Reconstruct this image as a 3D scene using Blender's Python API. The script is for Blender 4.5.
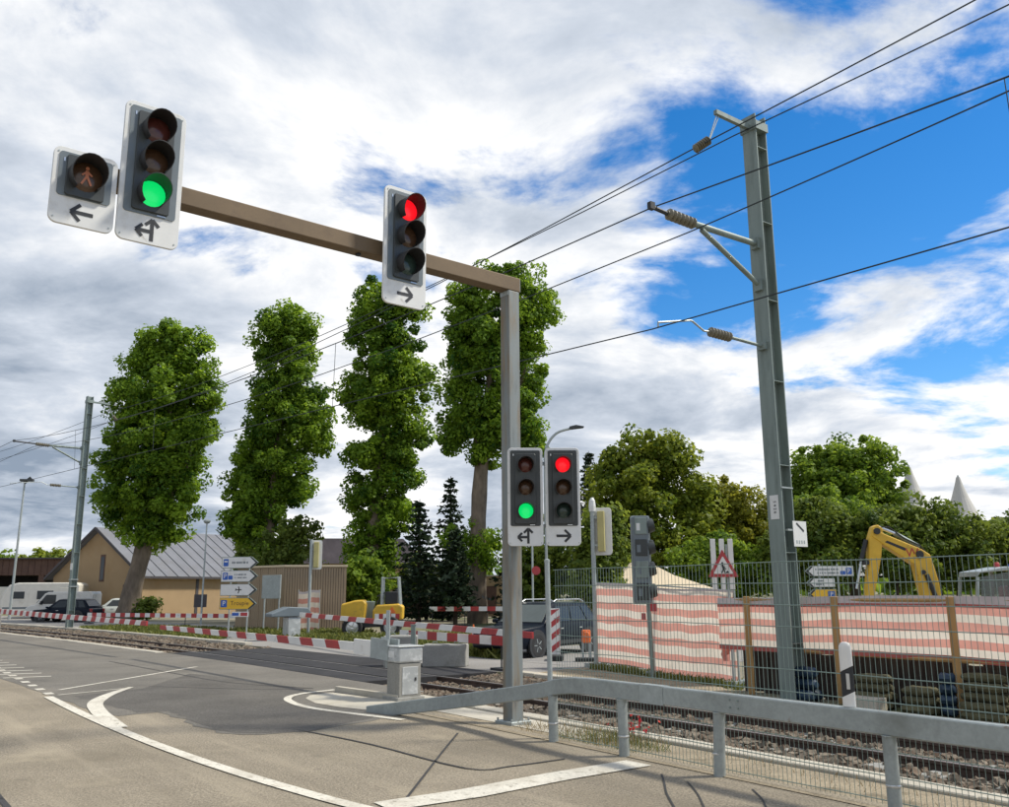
import bpy, bmesh, math, random
import numpy as np
from mathutils import Vector, Matrix
R = math.radians
random.seed(7)
for o in list(bpy.data.objects): bpy.data.objects.remove(o)
scene = bpy.context.scene
COL = scene.collection

# ------------------------------------------------------------------ camera
cd = bpy.data.cameras.new('camera'); cam = bpy.data.objects.new('camera', cd); COL.objects.link(cam)
cd.sensor_fit = 'HORIZONTAL'; cd.sensor_width = 36.0
cd.lens = 36.0 * 890.0 / 1009.0
cd.clip_start = 0.1; cd.clip_end = 3000
EYE = 1.78
cam.matrix_world = Matrix.Translation((0, 0, EYE)) @ Matrix.Rotation(R(90 + 11.83), 4, 'X') @ Matrix.Rotation(R(-0.4), 4, 'Z')
scene.camera = cam
# ------------------------------------------------------------------ world, sun, exposure
SUN_EL, SUN_AZ = 50.0, 84.0           # azimuth measured from +Y towards +X
w = bpy.data.worlds.new('World'); scene.world = w; w.use_nodes = True
def build_world():
    nt = w.node_tree; N = nt.nodes; L = nt.links; N.clear()
    def nd(t, **k):
        n = N.new(t)
        for a, b in k.items(): setattr(n, a, b)
        return n
    def math_(op, a, b=None, clamp=False):
        n = nd('ShaderNodeMath', operation=op); n.use_clamp = clamp
        for i, v in enumerate((a, b)):
            if v is None: continue
            if isinstance(v, (int, float)): n.inputs[i].default_value = v
            else: L.new(v, n.inputs[i])
        return n.outputs[0]
    def rng(v, a, b, c=0.0, d=1.0):
        n = nd('ShaderNodeMapRange', interpolation_type='SMOOTHSTEP'); L.new(v, n.inputs['Value'])
        for k, x in zip(('From Min', 'From Max', 'To Min', 'To Max'), (a, b, c, d)): n.inputs[k].default_value = x
        return n.outputs[0]
    out = nd('ShaderNodeOutputWorld'); bg = nd('ShaderNodeBackground'); bg.inputs['Strength'].default_value = 0.1
    sky = nd('ShaderNodeTexSky', sky_type='NISHITA', sun_disc=False, sun_elevation=R(SUN_EL), sun_rotation=R(SUN_AZ))
    sky.air_density = 1.0; sky.dust_density = 0.2; sky.ozone_density = 3.0; sky.altitude = 400
    hsv = nd('ShaderNodeHueSaturation'); hsv.inputs['Hue'].default_value = 0.502; hsv.inputs['Saturation'].default_value = 1.38; hsv.inputs['Value'].default_value = 1.22
    L.new(sky.outputs[0], hsv.inputs['Color'])
    tc = nd('ShaderNodeTexCoord'); sp = nd('ShaderNodeSeparateXYZ'); L.new(tc.outputs['Generated'], sp.inputs[0])
    zc = math_('ADD', math_('MAXIMUM', sp.outputs[2], 0.0), 0.16)
    cb = nd('ShaderNodeCombineXYZ')
    L.new(math_('DIVIDE', sp.outputs[0], zc), cb.inputs[0]); L.new(math_('DIVIDE', sp.outputs[1], zc), cb.inputs[1])
    cb.inputs[2].default_value = 3.7
    def noise(off, scale, det, rough, dist):
        mp = nd('ShaderNodeMapping'); mp.inputs['Location'].default_value = off
        L.new(cb.outputs[0], mp.inputs['Vector'])
        n = nd('ShaderNodeTexNoise'); n.noise_dimensions = '3D'
        n.inputs['Scale'].default_value = scale; n.inputs['Detail'].default_value = det
        n.inputs['Roughness'].default_value = rough; n.inputs['Distortion'].default_value = dist
        L.new(mp.outputs[0], n.inputs['Vector']); return n.outputs['Fac']
    def dens_at(dx, dy):
        big = noise((CLX + dx + 4, CLY + dy - 2, 0.0), 0.75, 2, 0.5, 0.0)
        med = noise((CLX + dx, CLY + dy, 0.0), 1.9, 11, 0.60, 0.25)
        return math_('ADD', math_('MULTIPLY', big, 0.50), math_('MULTIPLY', med, 0.55))
    d1 = dens_at(0, 0); d2 = dens_at(0.035, 0.10)
    # the cover opens towards one wide gap on the right and thins out gradually around it
    dot = nd('ShaderNodeVectorMath', operation='DOT_PRODUCT'); L.new(tc.outputs['Generated'], dot.inputs[0]); dot.inputs[1].default_value = GAP
    gap = rng(dot.outputs['Value'], 0.90, 1.0, 0.0, GAPK)
    left = math_('MULTIPLY', sp.outputs[0], -0.115)
    bias = math_('ADD', math_('SUBTRACT', left, gap), rng(sp.outputs[2], 0.05, 0.40, 0.09, 0.0))
    dens = math_('ADD', d1, bias); dthick = math_('ADD', d1, math_('MULTIPLY', left, 1.0))
    cov = rng(dens, COV, COV + 0.085)
    thick = rng(dthick, COV + 0.04, COV + 0.27, 1.0, 0.40)
    br = math_('ADD', thick, math_('MULTIPLY', math_('SUBTRACT', d1, d2), 3.2))
    brc = nd('ShaderNodeClamp'); L.new(br, brc.inputs['Value']); brc.inputs['Min'].default_value = 0.30; brc.inputs['Max'].default_value = 1.0
    ramp = nd('ShaderNodeValToRGB'); L.new(brc.outputs[0], ramp.inputs[0])
    ramp.color_ramp.elements[0].position = 0.30; ramp.color_ramp.elements[0].color = (0.27, 0.335, 0.43, 1)
    ramp.color_ramp.elements[1].position = 1.0; ramp.color_ramp.elements[1].color = (1, 1, 1, 1)
    e = ramp.color_ramp.elements.new(0.70); e.color = (0.60, 0.655, 0.74, 1)
    vm = nd('ShaderNodeVectorMath', operation='SCALE'); L.new(ramp.outputs[0], vm.inputs[0]); vm.inputs['Scale'].default_value = 8.5
    mix = nd('ShaderNodeMix', data_type='RGBA'); L.new(cov, mix.inputs['Factor'])
    L.new(hsv.outputs[0], mix.inputs['A']); L.new(vm.outputs[0], mix.inputs['B'])
    L.new(mix.outputs['Result'], bg.inputs['Color']); L.new(bg.outputs[0], out.inputs['Surface'])
CLX, CLY = 2.3, 7.1
GAP = (0.38, 0.79, 0.49); GAPK = 0.096; COV = 0.40
build_world()
sl = bpy.data.lights.new('sun', 'SUN'); sl.energy = 3.4; sl.angle = R(7.0); sl.color = (1.0, 0.93, 0.80)
sun = bpy.data.objects.new('sun', sl); COL.objects.link(sun)
sd = Vector((math.sin(R(SUN_AZ)) * math.cos(R(SUN_EL)), math.cos(R(SUN_AZ)) * math.cos(R(SUN_EL)), math.sin(R(SUN_EL))))
sun.rotation_euler = sd.to_track_quat('Z', 'Y').to_euler(); sun.location = (0, 0, 40)
vs = scene.view_settings; vs.view_transform = 'Standard'; vs.look = 'None'; vs.exposure = 0.36; vs.gamma = 1.0; vs.use_curve_mapping = False
scene.render.resolution_x = 1024; scene.render.resolution_y = 819

# ------------------------------------------------------------------ materials
MATS = {}
def mat(name, col, rough=0.6, metal=0.0, var=0.12, scale=4.0, bump=0.0, bscale=60.0, dirt=None, spec=0.5, emit=None, estr=0.0, stretch=None, fine=None, trans=0.0, streak=None):
    if name in MATS: return MATS[name]
    m = bpy.data.materials.new(name); m.use_nodes = True; nt = m.node_tree; N = nt.nodes; L = nt.links
    b = N['Principled BSDF']; b.inputs['Roughness'].default_value = rough; b.inputs['Metallic'].default_value = metal
    b.inputs['Specular IOR Level'].default_value = spec
    tc = N.new('ShaderNodeTexCoord'); src = tc.outputs['Object']
    if stretch:
        mp = N.new('ShaderNodeMapping'); mp.inputs['Scale'].default_value = stretch; L.new(src, mp.inputs[0]); src = mp.outputs[0]
    def noise(sc, det=5, ro=0.6):
        n = N.new('ShaderNodeTexNoise'); n.inputs['Scale'].default_value = sc; n.inputs['Detail'].default_value = det; n.inputs['Roughness'].default_value = ro
        L.new(src, n.inputs['Vector']); return n.outputs['Fac']
    def mixc(f, a, c):
        mx = N.new('ShaderNodeMix'); mx.data_type = 'RGBA'
        for s, v in (('Factor', f), ('A', a), ('B', c)):
            if hasattr(v, 'default_value') or hasattr(v, 'is_linked'): L.new(v, mx.inputs[s])
            elif isinstance(v, float): mx.inputs[s].default_value = v
            else: mx.inputs[s].default_value = (*v, 1)
        return mx.outputs['Result']
    def rng(v, a, c):
        r_ = N.new('ShaderNodeMapRange'); r_.inputs['From Min'].default_value = a; r_.inputs['From Max'].default_value = c; L.new(v, r_.inputs['Value']); return r_.outputs[0]
    lo = tuple(max(0, c * (1 - var)) for c in col); hi = tuple(min(1, c * (1 + var)) for c in col)
    cur = mixc(rng(noise(scale), 0.3, 0.7), lo, hi)
    if fine:   # (scale, amount)
        f = rng(noise(fine[0], 3, 0.7), 0.35, 0.65)
        mx = N.new('ShaderNodeMix'); mx.data_type = 'RGBA'; mx.blend_type = 'MULTIPLY'; mx.inputs['Factor'].default_value = 1.0
        L.new(cur, mx.inputs['A']); L.new(mixc(f, (1 - fine[1],) * 3, (1 + fine[1],) * 3), mx.inputs['B']); cur = mx.outputs['Result']
    if dirt:   # list of (colour, scale, from, to)
        for dc, ds, d0, d1 in dirt:
            cur = mixc(rng(noise(ds, 6, 0.65), d0, d1), cur, dc)
    if streak:   # (direction angle, colour, from, to): worn bands running along the lane
        mp2 = N.new('ShaderNodeMapping'); mp2.vector_type = 'TEXTURE'; mp2.inputs['Rotation'].default_value = (0, 0, streak[0]); mp2.inputs['Scale'].default_value = (6.0, 0.55, 1.0); L.new(tc.outputs['Object'], mp2.inputs[0])
        ns = N.new('ShaderNodeTexNoise'); ns.inputs['Scale'].default_value = 1.0; ns.inputs['Detail'].default_value = 5; ns.inputs['Roughness'].default_value = 0.6; L.new(mp2.outputs[0], ns.inputs['Vector'])
        for sc_, s0_, s1_ in streak[1:]: cur = mixc(rng(ns.outputs['Fac'], s0_, s1_), cur, sc_)
    L.new(cur, b.inputs['Base Color'])
    if bump:
        bp = N.new('ShaderNodeBump'); bp.inputs['Strength'].default_value = bump; bp.inputs['Distance'].default_value = 0.02
        L.new(noise(bscale, 4, 0.6), bp.inputs['Height']); L.new(bp.outputs[0], b.inputs['Normal'])
    if emit: b.inputs['Emission Color'].default_value = (*emit, 1); b.inputs['Emission Strength'].default_value = estr
    if trans: b.inputs['Transmission Weight'].default_value = trans
    MATS[name] = m; return m

def leaf_mat(name, c0, c1, transl=0.35):
    if name in MATS: return MATS[name]
    m = bpy.data.materials.new(name); m.use_nodes = True; nt = m.node_tree; N = nt.nodes; L = nt.links
    b = N['Principled BSDF']; b.inputs['Roughness'].default_value = 0.55; b.inputs['Specular IOR Level'].default_value = 0.25
    at = N.new('ShaderNodeAttribute'); at.attribute_name = 'tint'
    mx = N.new('ShaderNodeMix'); mx.data_type = 'RGBA'; L.new(at.outputs['Fac'], mx.inputs['Factor'])
    mx.inputs['A'].default_value = (*c0, 1); mx.inputs['B'].default_value = (*c1, 1)
    L.new(mx.outputs['Result'], b.inputs['Base Color'])
    tr = N.new('ShaderNodeBsdfTranslucent')
    hs = N.new('ShaderNodeHueSaturation'); hs.inputs['Value'].default_value = 1.5; hs.inputs['Hue'].default_value = 0.485; L.new(mx.outputs['Result'], hs.inputs['Color']); L.new(hs.outputs[0], tr.inputs['Color'])
    ms = N.new('ShaderNodeMixShader'); ms.inputs[0].default_value = transl; L.new(b.outputs[0], ms.inputs[1]); L.new(tr.outputs[0], ms.inputs[2])
    L.new(ms.outputs[0], N['Material Output'].inputs['Surface'])
    MATS[name] = m; return m

M_asph = mat('asphalt_worn', (0.272, 0.236, 0.180), 0.9, var=0.12, scale=0.5, bump=0.6, bscale=60, fine=(42, 0.42), spec=0.2, dirt=[((0.185, 0.16, 0.118), 0.35, 0.50, 0.75), ((0.37, 0.32, 0.235), 0.8, 0.56, 0.78), ((0.155, 0.138, 0.108), 4.0, 0.60, 0.78), ((0.11, 0.10, 0.085), 2.2, 0.66, 0.76)], streak=(R(128), ((0.19, 0.165, 0.125), 0.54, 0.84), ((0.37, 0.32, 0.24), 0.46, 0.20)))
M_asph_d = mat('asphalt_dark', (0.165, 0.154, 0.134), 0.88, var=0.16, scale=0.6, bump=0.4, bscale=50, fine=(40, 0.30), spec=0.2, dirt=[((0.21, 0.19, 0.16), 0.5, 0.55, 0.75), ((0.11, 0.105, 0.095), 0.9, 0.60, 0.75)])
M_asph_far = mat('asphalt_far', (0.26, 0.25, 0.235), 0.9, var=0.12, scale=0.4, bump=0.3, fine=(60, 0.15), spec=0.2)
M_cross = mat('crossing_asphalt', (0.040, 0.040, 0.043), 0.85, var=0.25, scale=0.8, bump=0.3, fine=(90, 0.2), spec=0.25)
M_darkline = mat('road_dark_line', (0.035, 0.034, 0.034), 0.7, var=0.2, scale=3)
M_paint = mat('road_paint', (0.62, 0.59, 0.51), 0.8, var=0.08, scale=2, fine=(45, 0.14), dirt=[((0.34, 0.31, 0.25), 7, 0.56, 0.70), ((0.42, 0.38, 0.31), 1.2, 0.5, 0.75), ((0.26, 0.235, 0.19), 16, 0.58, 0.66)], spec=0.2)
M_conc = mat('concrete', (0.46, 0.43, 0.36), 0.9, var=0.12, scale=1.5, bump=0.3, bscale=40, fine=(60, 0.10), dirt=[((0.30, 0.27, 0.21), 1.1, 0.55, 0.75)], spec=0.2)
M_conc_g = mat('concrete_grey', (0.30, 0.30, 0.28), 0.9, var=0.14, scale=2, bump=0.3, bscale=40, fine=(70, 0.12), dirt=[((0.18, 0.175, 0.15), 2.0, 0.55, 0.75)], spec=0.2)
M_dirt = mat('dirt', (0.30, 0.255, 0.185), 0.95, var=0.2, scale=1.2, bump=0.8, bscale=25, fine=(40, 0.3), dirt=[((0.14, 0.12, 0.085), 1.7, 0.52, 0.7)], spec=0.1)
M_ground = mat('ground', (0.24, 0.22, 0.165), 0.95, var=0.2, scale=0.15, bump=0.4, bscale=20, fine=(25, 0.2), dirt=[((0.10, 0.13, 0.04), 0.08, 0.5, 0.6)], spec=0.1)
M_grass_soil = mat('grass_soil', (0.12, 0.15, 0.045), 0.95, var=0.3, scale=1.2, bump=0.8, bscale=18, fine=(30, 0.4), spec=0.1)
M_ballast = mat('ballast_base', (0.17, 0.15, 0.125), 0.95, var=0.35, scale=9, bump=1.0, bscale=30, fine=(28, 0.5), spec=0.1)
M_stone = mat('ballast_stone', (0.185, 0.155, 0.12), 0.9, var=0.6, scale=9, bump=0.2, dirt=[((0.14, 0.09, 0.06), 3.0, 0.5, 0.65)], spec=0.2)
M_rail = mat('rail_steel', (0.075, 0.05, 0.04), 0.75, metal=0.2, var=0.3, scale=8)
M_railtop = mat('rail_top', (0.42, 0.41, 0.40), 0.35, metal=0.8, var=0.1, scale=6)
M_galv = mat('galvanised_steel', (0.36, 0.40, 0.40), 0.5, metal=0.35, var=0.10, scale=3, fine=(14, 0.08), dirt=[((0.24, 0.27, 0.26), 2.2, 0.55, 0.75)])
M_guard = mat('guardrail_steel', (0.33, 0.365, 0.36), 0.55, metal=0.3, var=0.12, scale=2, fine=(20, 0.08), dirt=[((0.22, 0.24, 0.225), 1.6, 0.5, 0.7), ((0.22, 0.145, 0.085), 7, 0.66, 0.76), ((0.13, 0.14, 0.13), 14, 0.66, 0.74)])
M_mast = mat('mast_paint', (0.215, 0.262, 0.245), 0.55, metal=0.25, var=0.12, scale=1.5, stretch=(3, 3, 0.4), dirt=[((0.145, 0.18, 0.165), 2.0, 0.5, 0.72)])
M_pole = mat('signal_pole_paint', (0.215, 0.240, 0.240), 0.6, metal=0.2, var=0.10, scale=1.5, stretch=(4, 4, 0.5), dirt=[((0.22, 0.165, 0.10), 1.0, 0.46, 0.62), ((0.12, 0.13, 0.13), 2.4, 0.56, 0.70)])
M_beam = mat('signal_beam_weathered', (0.160, 0.112, 0.064), 0.65, metal=0.15, var=0.15, scale=1.2, dirt=[((0.17, 0.15, 0.12), 1.5, 0.58, 0.75), ((0.12, 0.082, 0.05), 2.2, 0.52, 0.72)])
M_white = mat('white_plate', (0.68, 0.69, 0.68), 0.5, var=0.06, scale=3, dirt=[((0.48, 0.47, 0.43), 3.0, 0.54, 0.80), ((0.36, 0.34, 0.30), 11.0, 0.64, 0.78)])
M_headgrey = mat('signal_backplate_grey', (0.135, 0.165, 0.185), 0.45, var=0.08, scale=3)
M_headdk = mat('signal_housing', (0.035, 0.042, 0.043), 0.45, var=0.15, scale=5)
M_visor = mat('signal_visor', (0.028, 0.028, 0.030), 0.5, var=0.1, scale=5)
M_black = mat('black_print', (0.02, 0.022, 0.025), 0.5, var=0.05)
M_lens_r0 = mat('lens_red_off', (0.10, 0.028, 0.022), 0.2, var=0.2, scale=40)
M_lens_y0 = mat('lens_amber_off', (0.085, 0.045, 0.025), 0.2, var=0.2, scale=40)
M_lens_g0 = mat('lens_green_off', (0.03, 0.055, 0.048), 0.2, var=0.2, scale=40)
M_lens_g1 = mat('lens_green_lit', (0.02, 0.35, 0.12), 0.3, var=0.1, scale=60, emit=(0.0, 0.56, 0.11), estr=0.95)
M_lens_r1 = mat('lens_red_lit', (0.4, 0.02, 0.02), 0.3, var=0.1, scale=60, emit=(0.80, 0.004, 0.012), estr=0.95)
M_figure = mat('amber_figure', (0.55, 0.19, 0.09), 0.4, var=0.1)
M_red = mat('red_paint', (0.40, 0.035, 0.035), 0.5, var=0.12, scale=5)
M_redsign = mat('red_sign', (0.42, 0.045, 0.05), 0.45, var=0.1, scale=5)
M_wht = mat('white_paint', (0.74, 0.73, 0.70), 0.5, var=0.06, scale=3, dirt=[((0.52, 0.50, 0.45), 4.0, 0.58, 0.8)])
M_wire = mat('mesh_wire', (0.17, 0.23, 0.21), 0.6, metal=0.2, var=0.1)
M_cable = mat('overhead_cable', (0.035, 0.045, 0.05), 0.6, metal=0.3, var=0.1)
M_insul = mat('insulator_brown', (0.165, 0.150, 0.105), 0.4, var=0.2, scale=10)
M_yellow = mat('machine_yellow', (0.62, 0.38, 0.03), 0.5, var=0.12, scale=3, dirt=[((0.30, 0.20, 0.06), 3.5, 0.58, 0.75)])
M_signyel = mat('sign_yellow', (0.72, 0.44, 0.03), 0.45, var=0.05)
M_signblue = mat('sign_blue', (0.02, 0.10, 0.42), 0.45, var=0.05)
M_sigyel = mat('signal_back_yellow', (0.46, 0.41, 0.17), 0.5, var=0.1)
M_orange = mat('orange_plastic', (0.75, 0.16, 0.03), 0.5, var=0.08)
M_rubber = mat('rubber', (0.022, 0.022, 0.023), 0.85, var=0.2, bump=0.3)
M_glass = mat('vehicle_glass', (0.02, 0.026, 0.03), 0.08, var=0.05, spec=0.5)
M_glass_l = mat('windscreen', (0.07, 0.09, 0.085), 0.12, var=0.1, spec=0.5)
M_chrome = mat('bright_metal', (0.6, 0.62, 0.63), 0.3, metal=0.8, var=0.05)
M_cardark = mat('car_paint_dark_blue', (0.006, 0.010, 0.018), 0.30, var=0.1, spec=0.12)
M_carlight = mat('car_paint_pale', (0.52, 0.55, 0.53), 0.3, var=0.06, spec=0.6)
M_plastic = mat('black_plastic', (0.025, 0.027, 0.03), 0.6, var=0.1)
M_caravan = mat('caravan_white', (0.68, 0.66, 0.60), 0.45, var=0.05, dirt=[((0.5, 0.47, 0.4), 1.5, 0.58, 0.8)])
M_render = mat('ochre_render', (0.36, 0.26, 0.155), 0.95, var=0.08, scale=0.6, bump=0.3, bscale=60, fine=(30, 0.06), dirt=[((0.33, 0.22, 0.115), 0.5, 0.52, 0.75)], spec=0.1)
M_roof = mat('roof_sheet_grey', (0.165, 0.172, 0.195), 0.75, metal=0.0, var=0.12, scale=0.7, dirt=[((0.15, 0.15, 0.16), 0.9, 0.52, 0.72)])
M_roofedge = mat('roof_edge_dark', (0.055, 0.05, 0.055), 0.6, var=0.2)
M_brownclad = mat('brown_cladding', (0.10, 0.055, 0.04), 0.8, var=0.2, scale=1.5)
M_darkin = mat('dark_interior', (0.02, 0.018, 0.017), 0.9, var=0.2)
M_wood = mat('larch_plank', (0.33, 0.25, 0.165), 0.85, var=0.22, scale=1.3, stretch=(6, 6, 0.5), bump=0.2, dirt=[((0.22, 0.175, 0.13), 1.6, 0.5, 0.7)])
M_batten = mat('timber_batten', (0.42, 0.255, 0.10), 0.85, var=0.15, scale=2, stretch=(6, 6, 0.6))
M_trunk = mat('plane_bark', (0.17, 0.135, 0.10), 0.95, var=0.35, scale=2.2, bump=0.9, bscale=9, stretch=(1.5, 1.5, 0.6))
M_darkbark = mat('dark_bark', (0.06, 0.045, 0.035), 0.95, var=0.3, scale=3, bump=0.8, bscale=12)
M_tarp_w = mat('tarp_white', (0.80, 0.72, 0.62), 0.7, var=0.08, scale=3, dirt=[((0.66, 0.57, 0.47), 2.5, 0.55, 0.75)])
M_tarp_r = mat('tarp_red', (0.68, 0.33, 0.27), 0.7, var=0.12, scale=3, dirt=[((0.68, 0.38, 0.31), 2.5, 0.5, 0.75)])
def translucent(m, amt, gain=1.0):
    nt = m.node_tree; N = nt.nodes; L = nt.links; b = N['Principled BSDF']; tr = N.new('ShaderNodeBsdfTranslucent'); ms = N.new('ShaderNodeMixShader'); ms.inputs[0].default_value = amt
    L.new(b.inputs['Base Color'].links[0].from_socket, tr.inputs['Color']); L.new(b.outputs[0], ms.inputs[1]); L.new(tr.outputs[0], ms.inputs[2]); L.new(ms.outputs[0], N['Material Output'].inputs['Surface'])
translucent(M_tarp_w, .5); translucent(M_tarp_r, .5)
M_tarp_hem = mat('tarp_hem', (0.42, 0.10, 0.08), 0.7, var=0.15)
M_tarp_top = mat('tarp_hem_pale', (0.58, 0.50, 0.49), 0.7, var=0.12, scale=5)
M_olive = mat('burlap_bundle', (0.095, 0.088, 0.045), 0.95, var=0.35, scale=5, bump=0.8, bscale=20)
M_blue = mat('blue_sheet', (0.015, 0.04, 0.075), 0.5, var=0.25, scale=4)
M_pile = mat('sheet_pile', (0.055, 0.045, 0.038), 0.85, metal=0.2, var=0.35, scale=3)
M_tent = mat('tent_canvas', (0.46, 0.45, 0.42), 0.8, var=0.06, scale=0.5)
M_cream = mat('cream_canvas', (0.60, 0.50, 0.35), 0.8, var=0.08, scale=0.5)
M_cabinet = mat('cabinet_concrete', (0.27, 0.265, 0.24), 0.85, var=0.10, scale=3, fine=(50, 0.1), dirt=[((0.18, 0.17, 0.15), 3, 0.55, 0.75)])
M_housing = mat('housing_grey', (0.42, 0.44, 0.44), 0.5, metal=0.3, var=0.12, scale=4, dirt=[((0.58, 0.60, 0.60), 5, 0.52, 0.62), ((0.28, 0.29, 0.28), 4, 0.6, 0.75)])
M_lf_plane = leaf_mat('plane_leaf', (0.026, 0.088, 0.009), (0.245, 0.385, 0.030), 0.50)
M_lf_olive = leaf_mat('olive_leaf', (0.070, 0.120, 0.012), (0.265, 0.315, 0.034), 0.50)
M_lf_willow = leaf_mat('willow_leaf', (0.10, 0.12, 0.010), (0.27, 0.28, 0.03), 0.45)
M_lf_green = leaf_mat('green_leaf', (0.055, 0.120, 0.012), (0.24, 0.35, 0.035), 0.50)
M_lf_lime = leaf_mat('lime_leaf', (0.05, 0.09, 0.012), (0.17, 0.22, 0.035), 0.35)
M_lf_dark = leaf_mat('conifer_needle', (0.010, 0.022, 0.010), (0.035, 0.060, 0.028), 0.1)
M_lf_hedge = leaf_mat('hedge_leaf', (0.040, 0.085, 0.012), (0.20, 0.26, 0.035), 0.46)
M_lf_purple = leaf_mat('purple_leaf', (0.02, 0.010, 0.012), (0.07, 0.03, 0.035), 0.2)
M_lf_grass = leaf_mat('grass_blade', (0.05, 0.075, 0.014), (0.20, 0.21, 0.05), 0.3)
M_lf_dry = leaf_mat('dry_grass_blade', (0.10, 0.08, 0.025), (0.26, 0.19, 0.07), 0.3)
M_poppy = leaf_mat('poppy_petal', (0.45, 0.02, 0.012), (0.6, 0.05, 0.03), 0.3)

# ------------------------------------------------------------------ mesh kit
def tagp(o, label=None, cat=None, group=None, kind=None):
    if label: o['label'] = label
    if cat: o['category'] = cat
    if group: o['group'] = group
    if kind: o['kind'] = kind
    return o
def empty(name, loc=(0, 0, 0), rz=0.0, label=None, cat=None, group=None, kind=None):
    o = bpy.data.objects.new(name, None); COL.objects.link(o); o.location = loc; o.rotation_euler = (0, 0, rz)
    o.empty_display_size = 0.2
    return tagp(o, label, cat, group, kind)
def link_mesh(name, me, m, parent=None):
    o = bpy.data.objects.new(name, me); COL.objects.link(o)
    if m is not None and not me.materials: me.materials.append(m)
    if parent is not None: o.parent = parent
    return o
class MB:
    def __init__(s): s.v = []; s.f = []
    def add(s, vs, fs):
        k = len(s.v); s.v += [tuple(v) for v in vs]; s.f += [tuple(i + k for i in f) for f in fs]; return s
    def box(s, c, size, rz=0.0, m=None):
        x, y, z = (a / 2 for a in size)
        T = Matrix.Translation(c) @ Matrix.Rotation(rz, 4, 'Z') if m is None else m
        vs = [T @ Vector(p) for p in ((-x, -y, -z), (x, -y, -z), (x, y, -z), (-x, y, -z), (-x, -y, z), (x, -y, z), (x, y, z), (-x, y, z))]
        return s.add(vs, [(0, 3, 2, 1), (4, 5, 6, 7), (0, 1, 5, 4), (1, 2, 6, 5), (2, 3, 7, 6), (3, 0, 4, 7)])
    def bar(s, a, b, wd, ht, up=(0, 0, 1)):
        a = Vector(a); b = Vector(b); d = (b - a); L = d.length; d.normalize(); u = Vector(up)
        if abs(d.dot(u)) > 0.99: u = Vector((0, 1, 0))
        sx = d.cross(u).normalized(); uu = sx.cross(d)
        m = Matrix((( *[sx[i] for i in range(3)],), (*[d[i] for i in range(3)],), (*[uu[i] for i in range(3)],))).transposed().to_4x4()
        m.translation = (a + b) / 2
        return s.box(None, (wd, L, ht), m=m)
    def tube(s, a, b, r0, r1=None, n=8, caps=True):
        a = Vector(a); b = Vector(b); r1 = r0 if r1 is None else r1
        d = (b - a).normalized(); u = Vector((0, 0, 1)) if abs(d.z) < 0.95 else Vector((1, 0, 0))
        x = d.cross(u).normalized(); y = d.cross(x)
        vs = []
        for p, r in ((a, r0), (b, r1)):
            for i in range(n):
                t = 2 * math.pi * i / n; vs.append(p + x * (r * math.cos(t)) + y * (r * math.sin(t)))
        fs = [(i, (i + 1) % n, n + (i + 1) % n, n + i) for i in range(n)]
        if caps: fs += [tuple(range(n - 1, -1, -1)), tuple(range(n, 2 * n))]
        return s.add(vs, fs)
    def poly(s, pts, r, n=6):
        rs = r if isinstance(r, (list, tuple)) else [r] * len(pts)
        P = [Vector(p) for p in pts]; k = len(P); vs = []
        x0 = None
        for i in range(k):
            d = (P[min(i + 1, k - 1)] - P[max(i - 1, 0)]).normalized()
            u = Vector((0, 0, 1)) if abs(d.z) < 0.9 else Vector((0, 1, 0))
            x = d.cross(u).normalized() if x0 is None else (x0 - d * x0.dot(d)).normalized()
            x0 = x; y = d.cross(x)
            for j in range(n):
                t = 2 * math.pi * j / n; vs.append(P[i] + x * (rs[i] * math.cos(t)) + y * (rs[i] * math.sin(t)))
        fs = [(i * n + j, i * n + (j + 1) % n, (i + 1) * n + (j + 1) % n, (i + 1) * n + j) for i in range(k - 1) for j in range(n)]
        fs += [tuple(range(n - 1, -1, -1)), tuple(range((k - 1) * n, k * n))]
        return s.add(vs, fs)
    def prism(s, pts, a, b, T=None):
        """polygon (u,v) extruded along y from a to b: local x=u, z=v"""
        n = len(pts); T = T or Matrix.Identity(4)
        vs = [T @ Vector((u, a, v)) for u, v in pts] + [T @ Vector((u, b, v)) for u, v in pts]
        fs = [(i, (i + 1) % n, n + (i + 1) % n, n + i) for i in range(n)] + [tuple(range(n - 1, -1, -1)), tuple(range(n, 2 * n))]
        return s.add(vs, fs)
    def lathe(s, prof, n=16, T=None, closed=False):
        """profile [(r, h)] round local z"""
        T = T or Matrix.Identity(4); k = len(prof); vs = []
        for r, h in prof:
            for j in range(n):
                t = 2 * math.pi * j / n; vs.append(T @ Vector((r * math.cos(t), r * math.sin(t), h)))
        fs = [(i * n + j, i * n + (j + 1) % n, (i + 1) * n + (j + 1) % n, (i + 1) * n + j) for i in range(k - 1) for j in range(n)]
        if closed: fs += [((k - 1) * n + j, (k - 1) * n + (j + 1) % n, (j + 1) % n, j) for j in range(n)]
        else: fs += [tuple(range(n - 1, -1, -1)), tuple(range((k - 1) * n, k * n))]
        return s.add(vs, fs)
    def loft(s, rings, caps=True):
        n = len(rings[0]); vs = [p for r in rings for p in r]
        fs = [(i * n + j, i * n + (j + 1) % n, (i + 1) * n + (j + 1) % n, (i + 1) * n + j) for i in range(len(rings) - 1) for j in range(n)]
        if caps: fs += [tuple(range(n - 1, -1, -1)), tuple(range((len(rings) - 1) * n, len(rings) * n))]
        return s.add(vs, fs)
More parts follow.
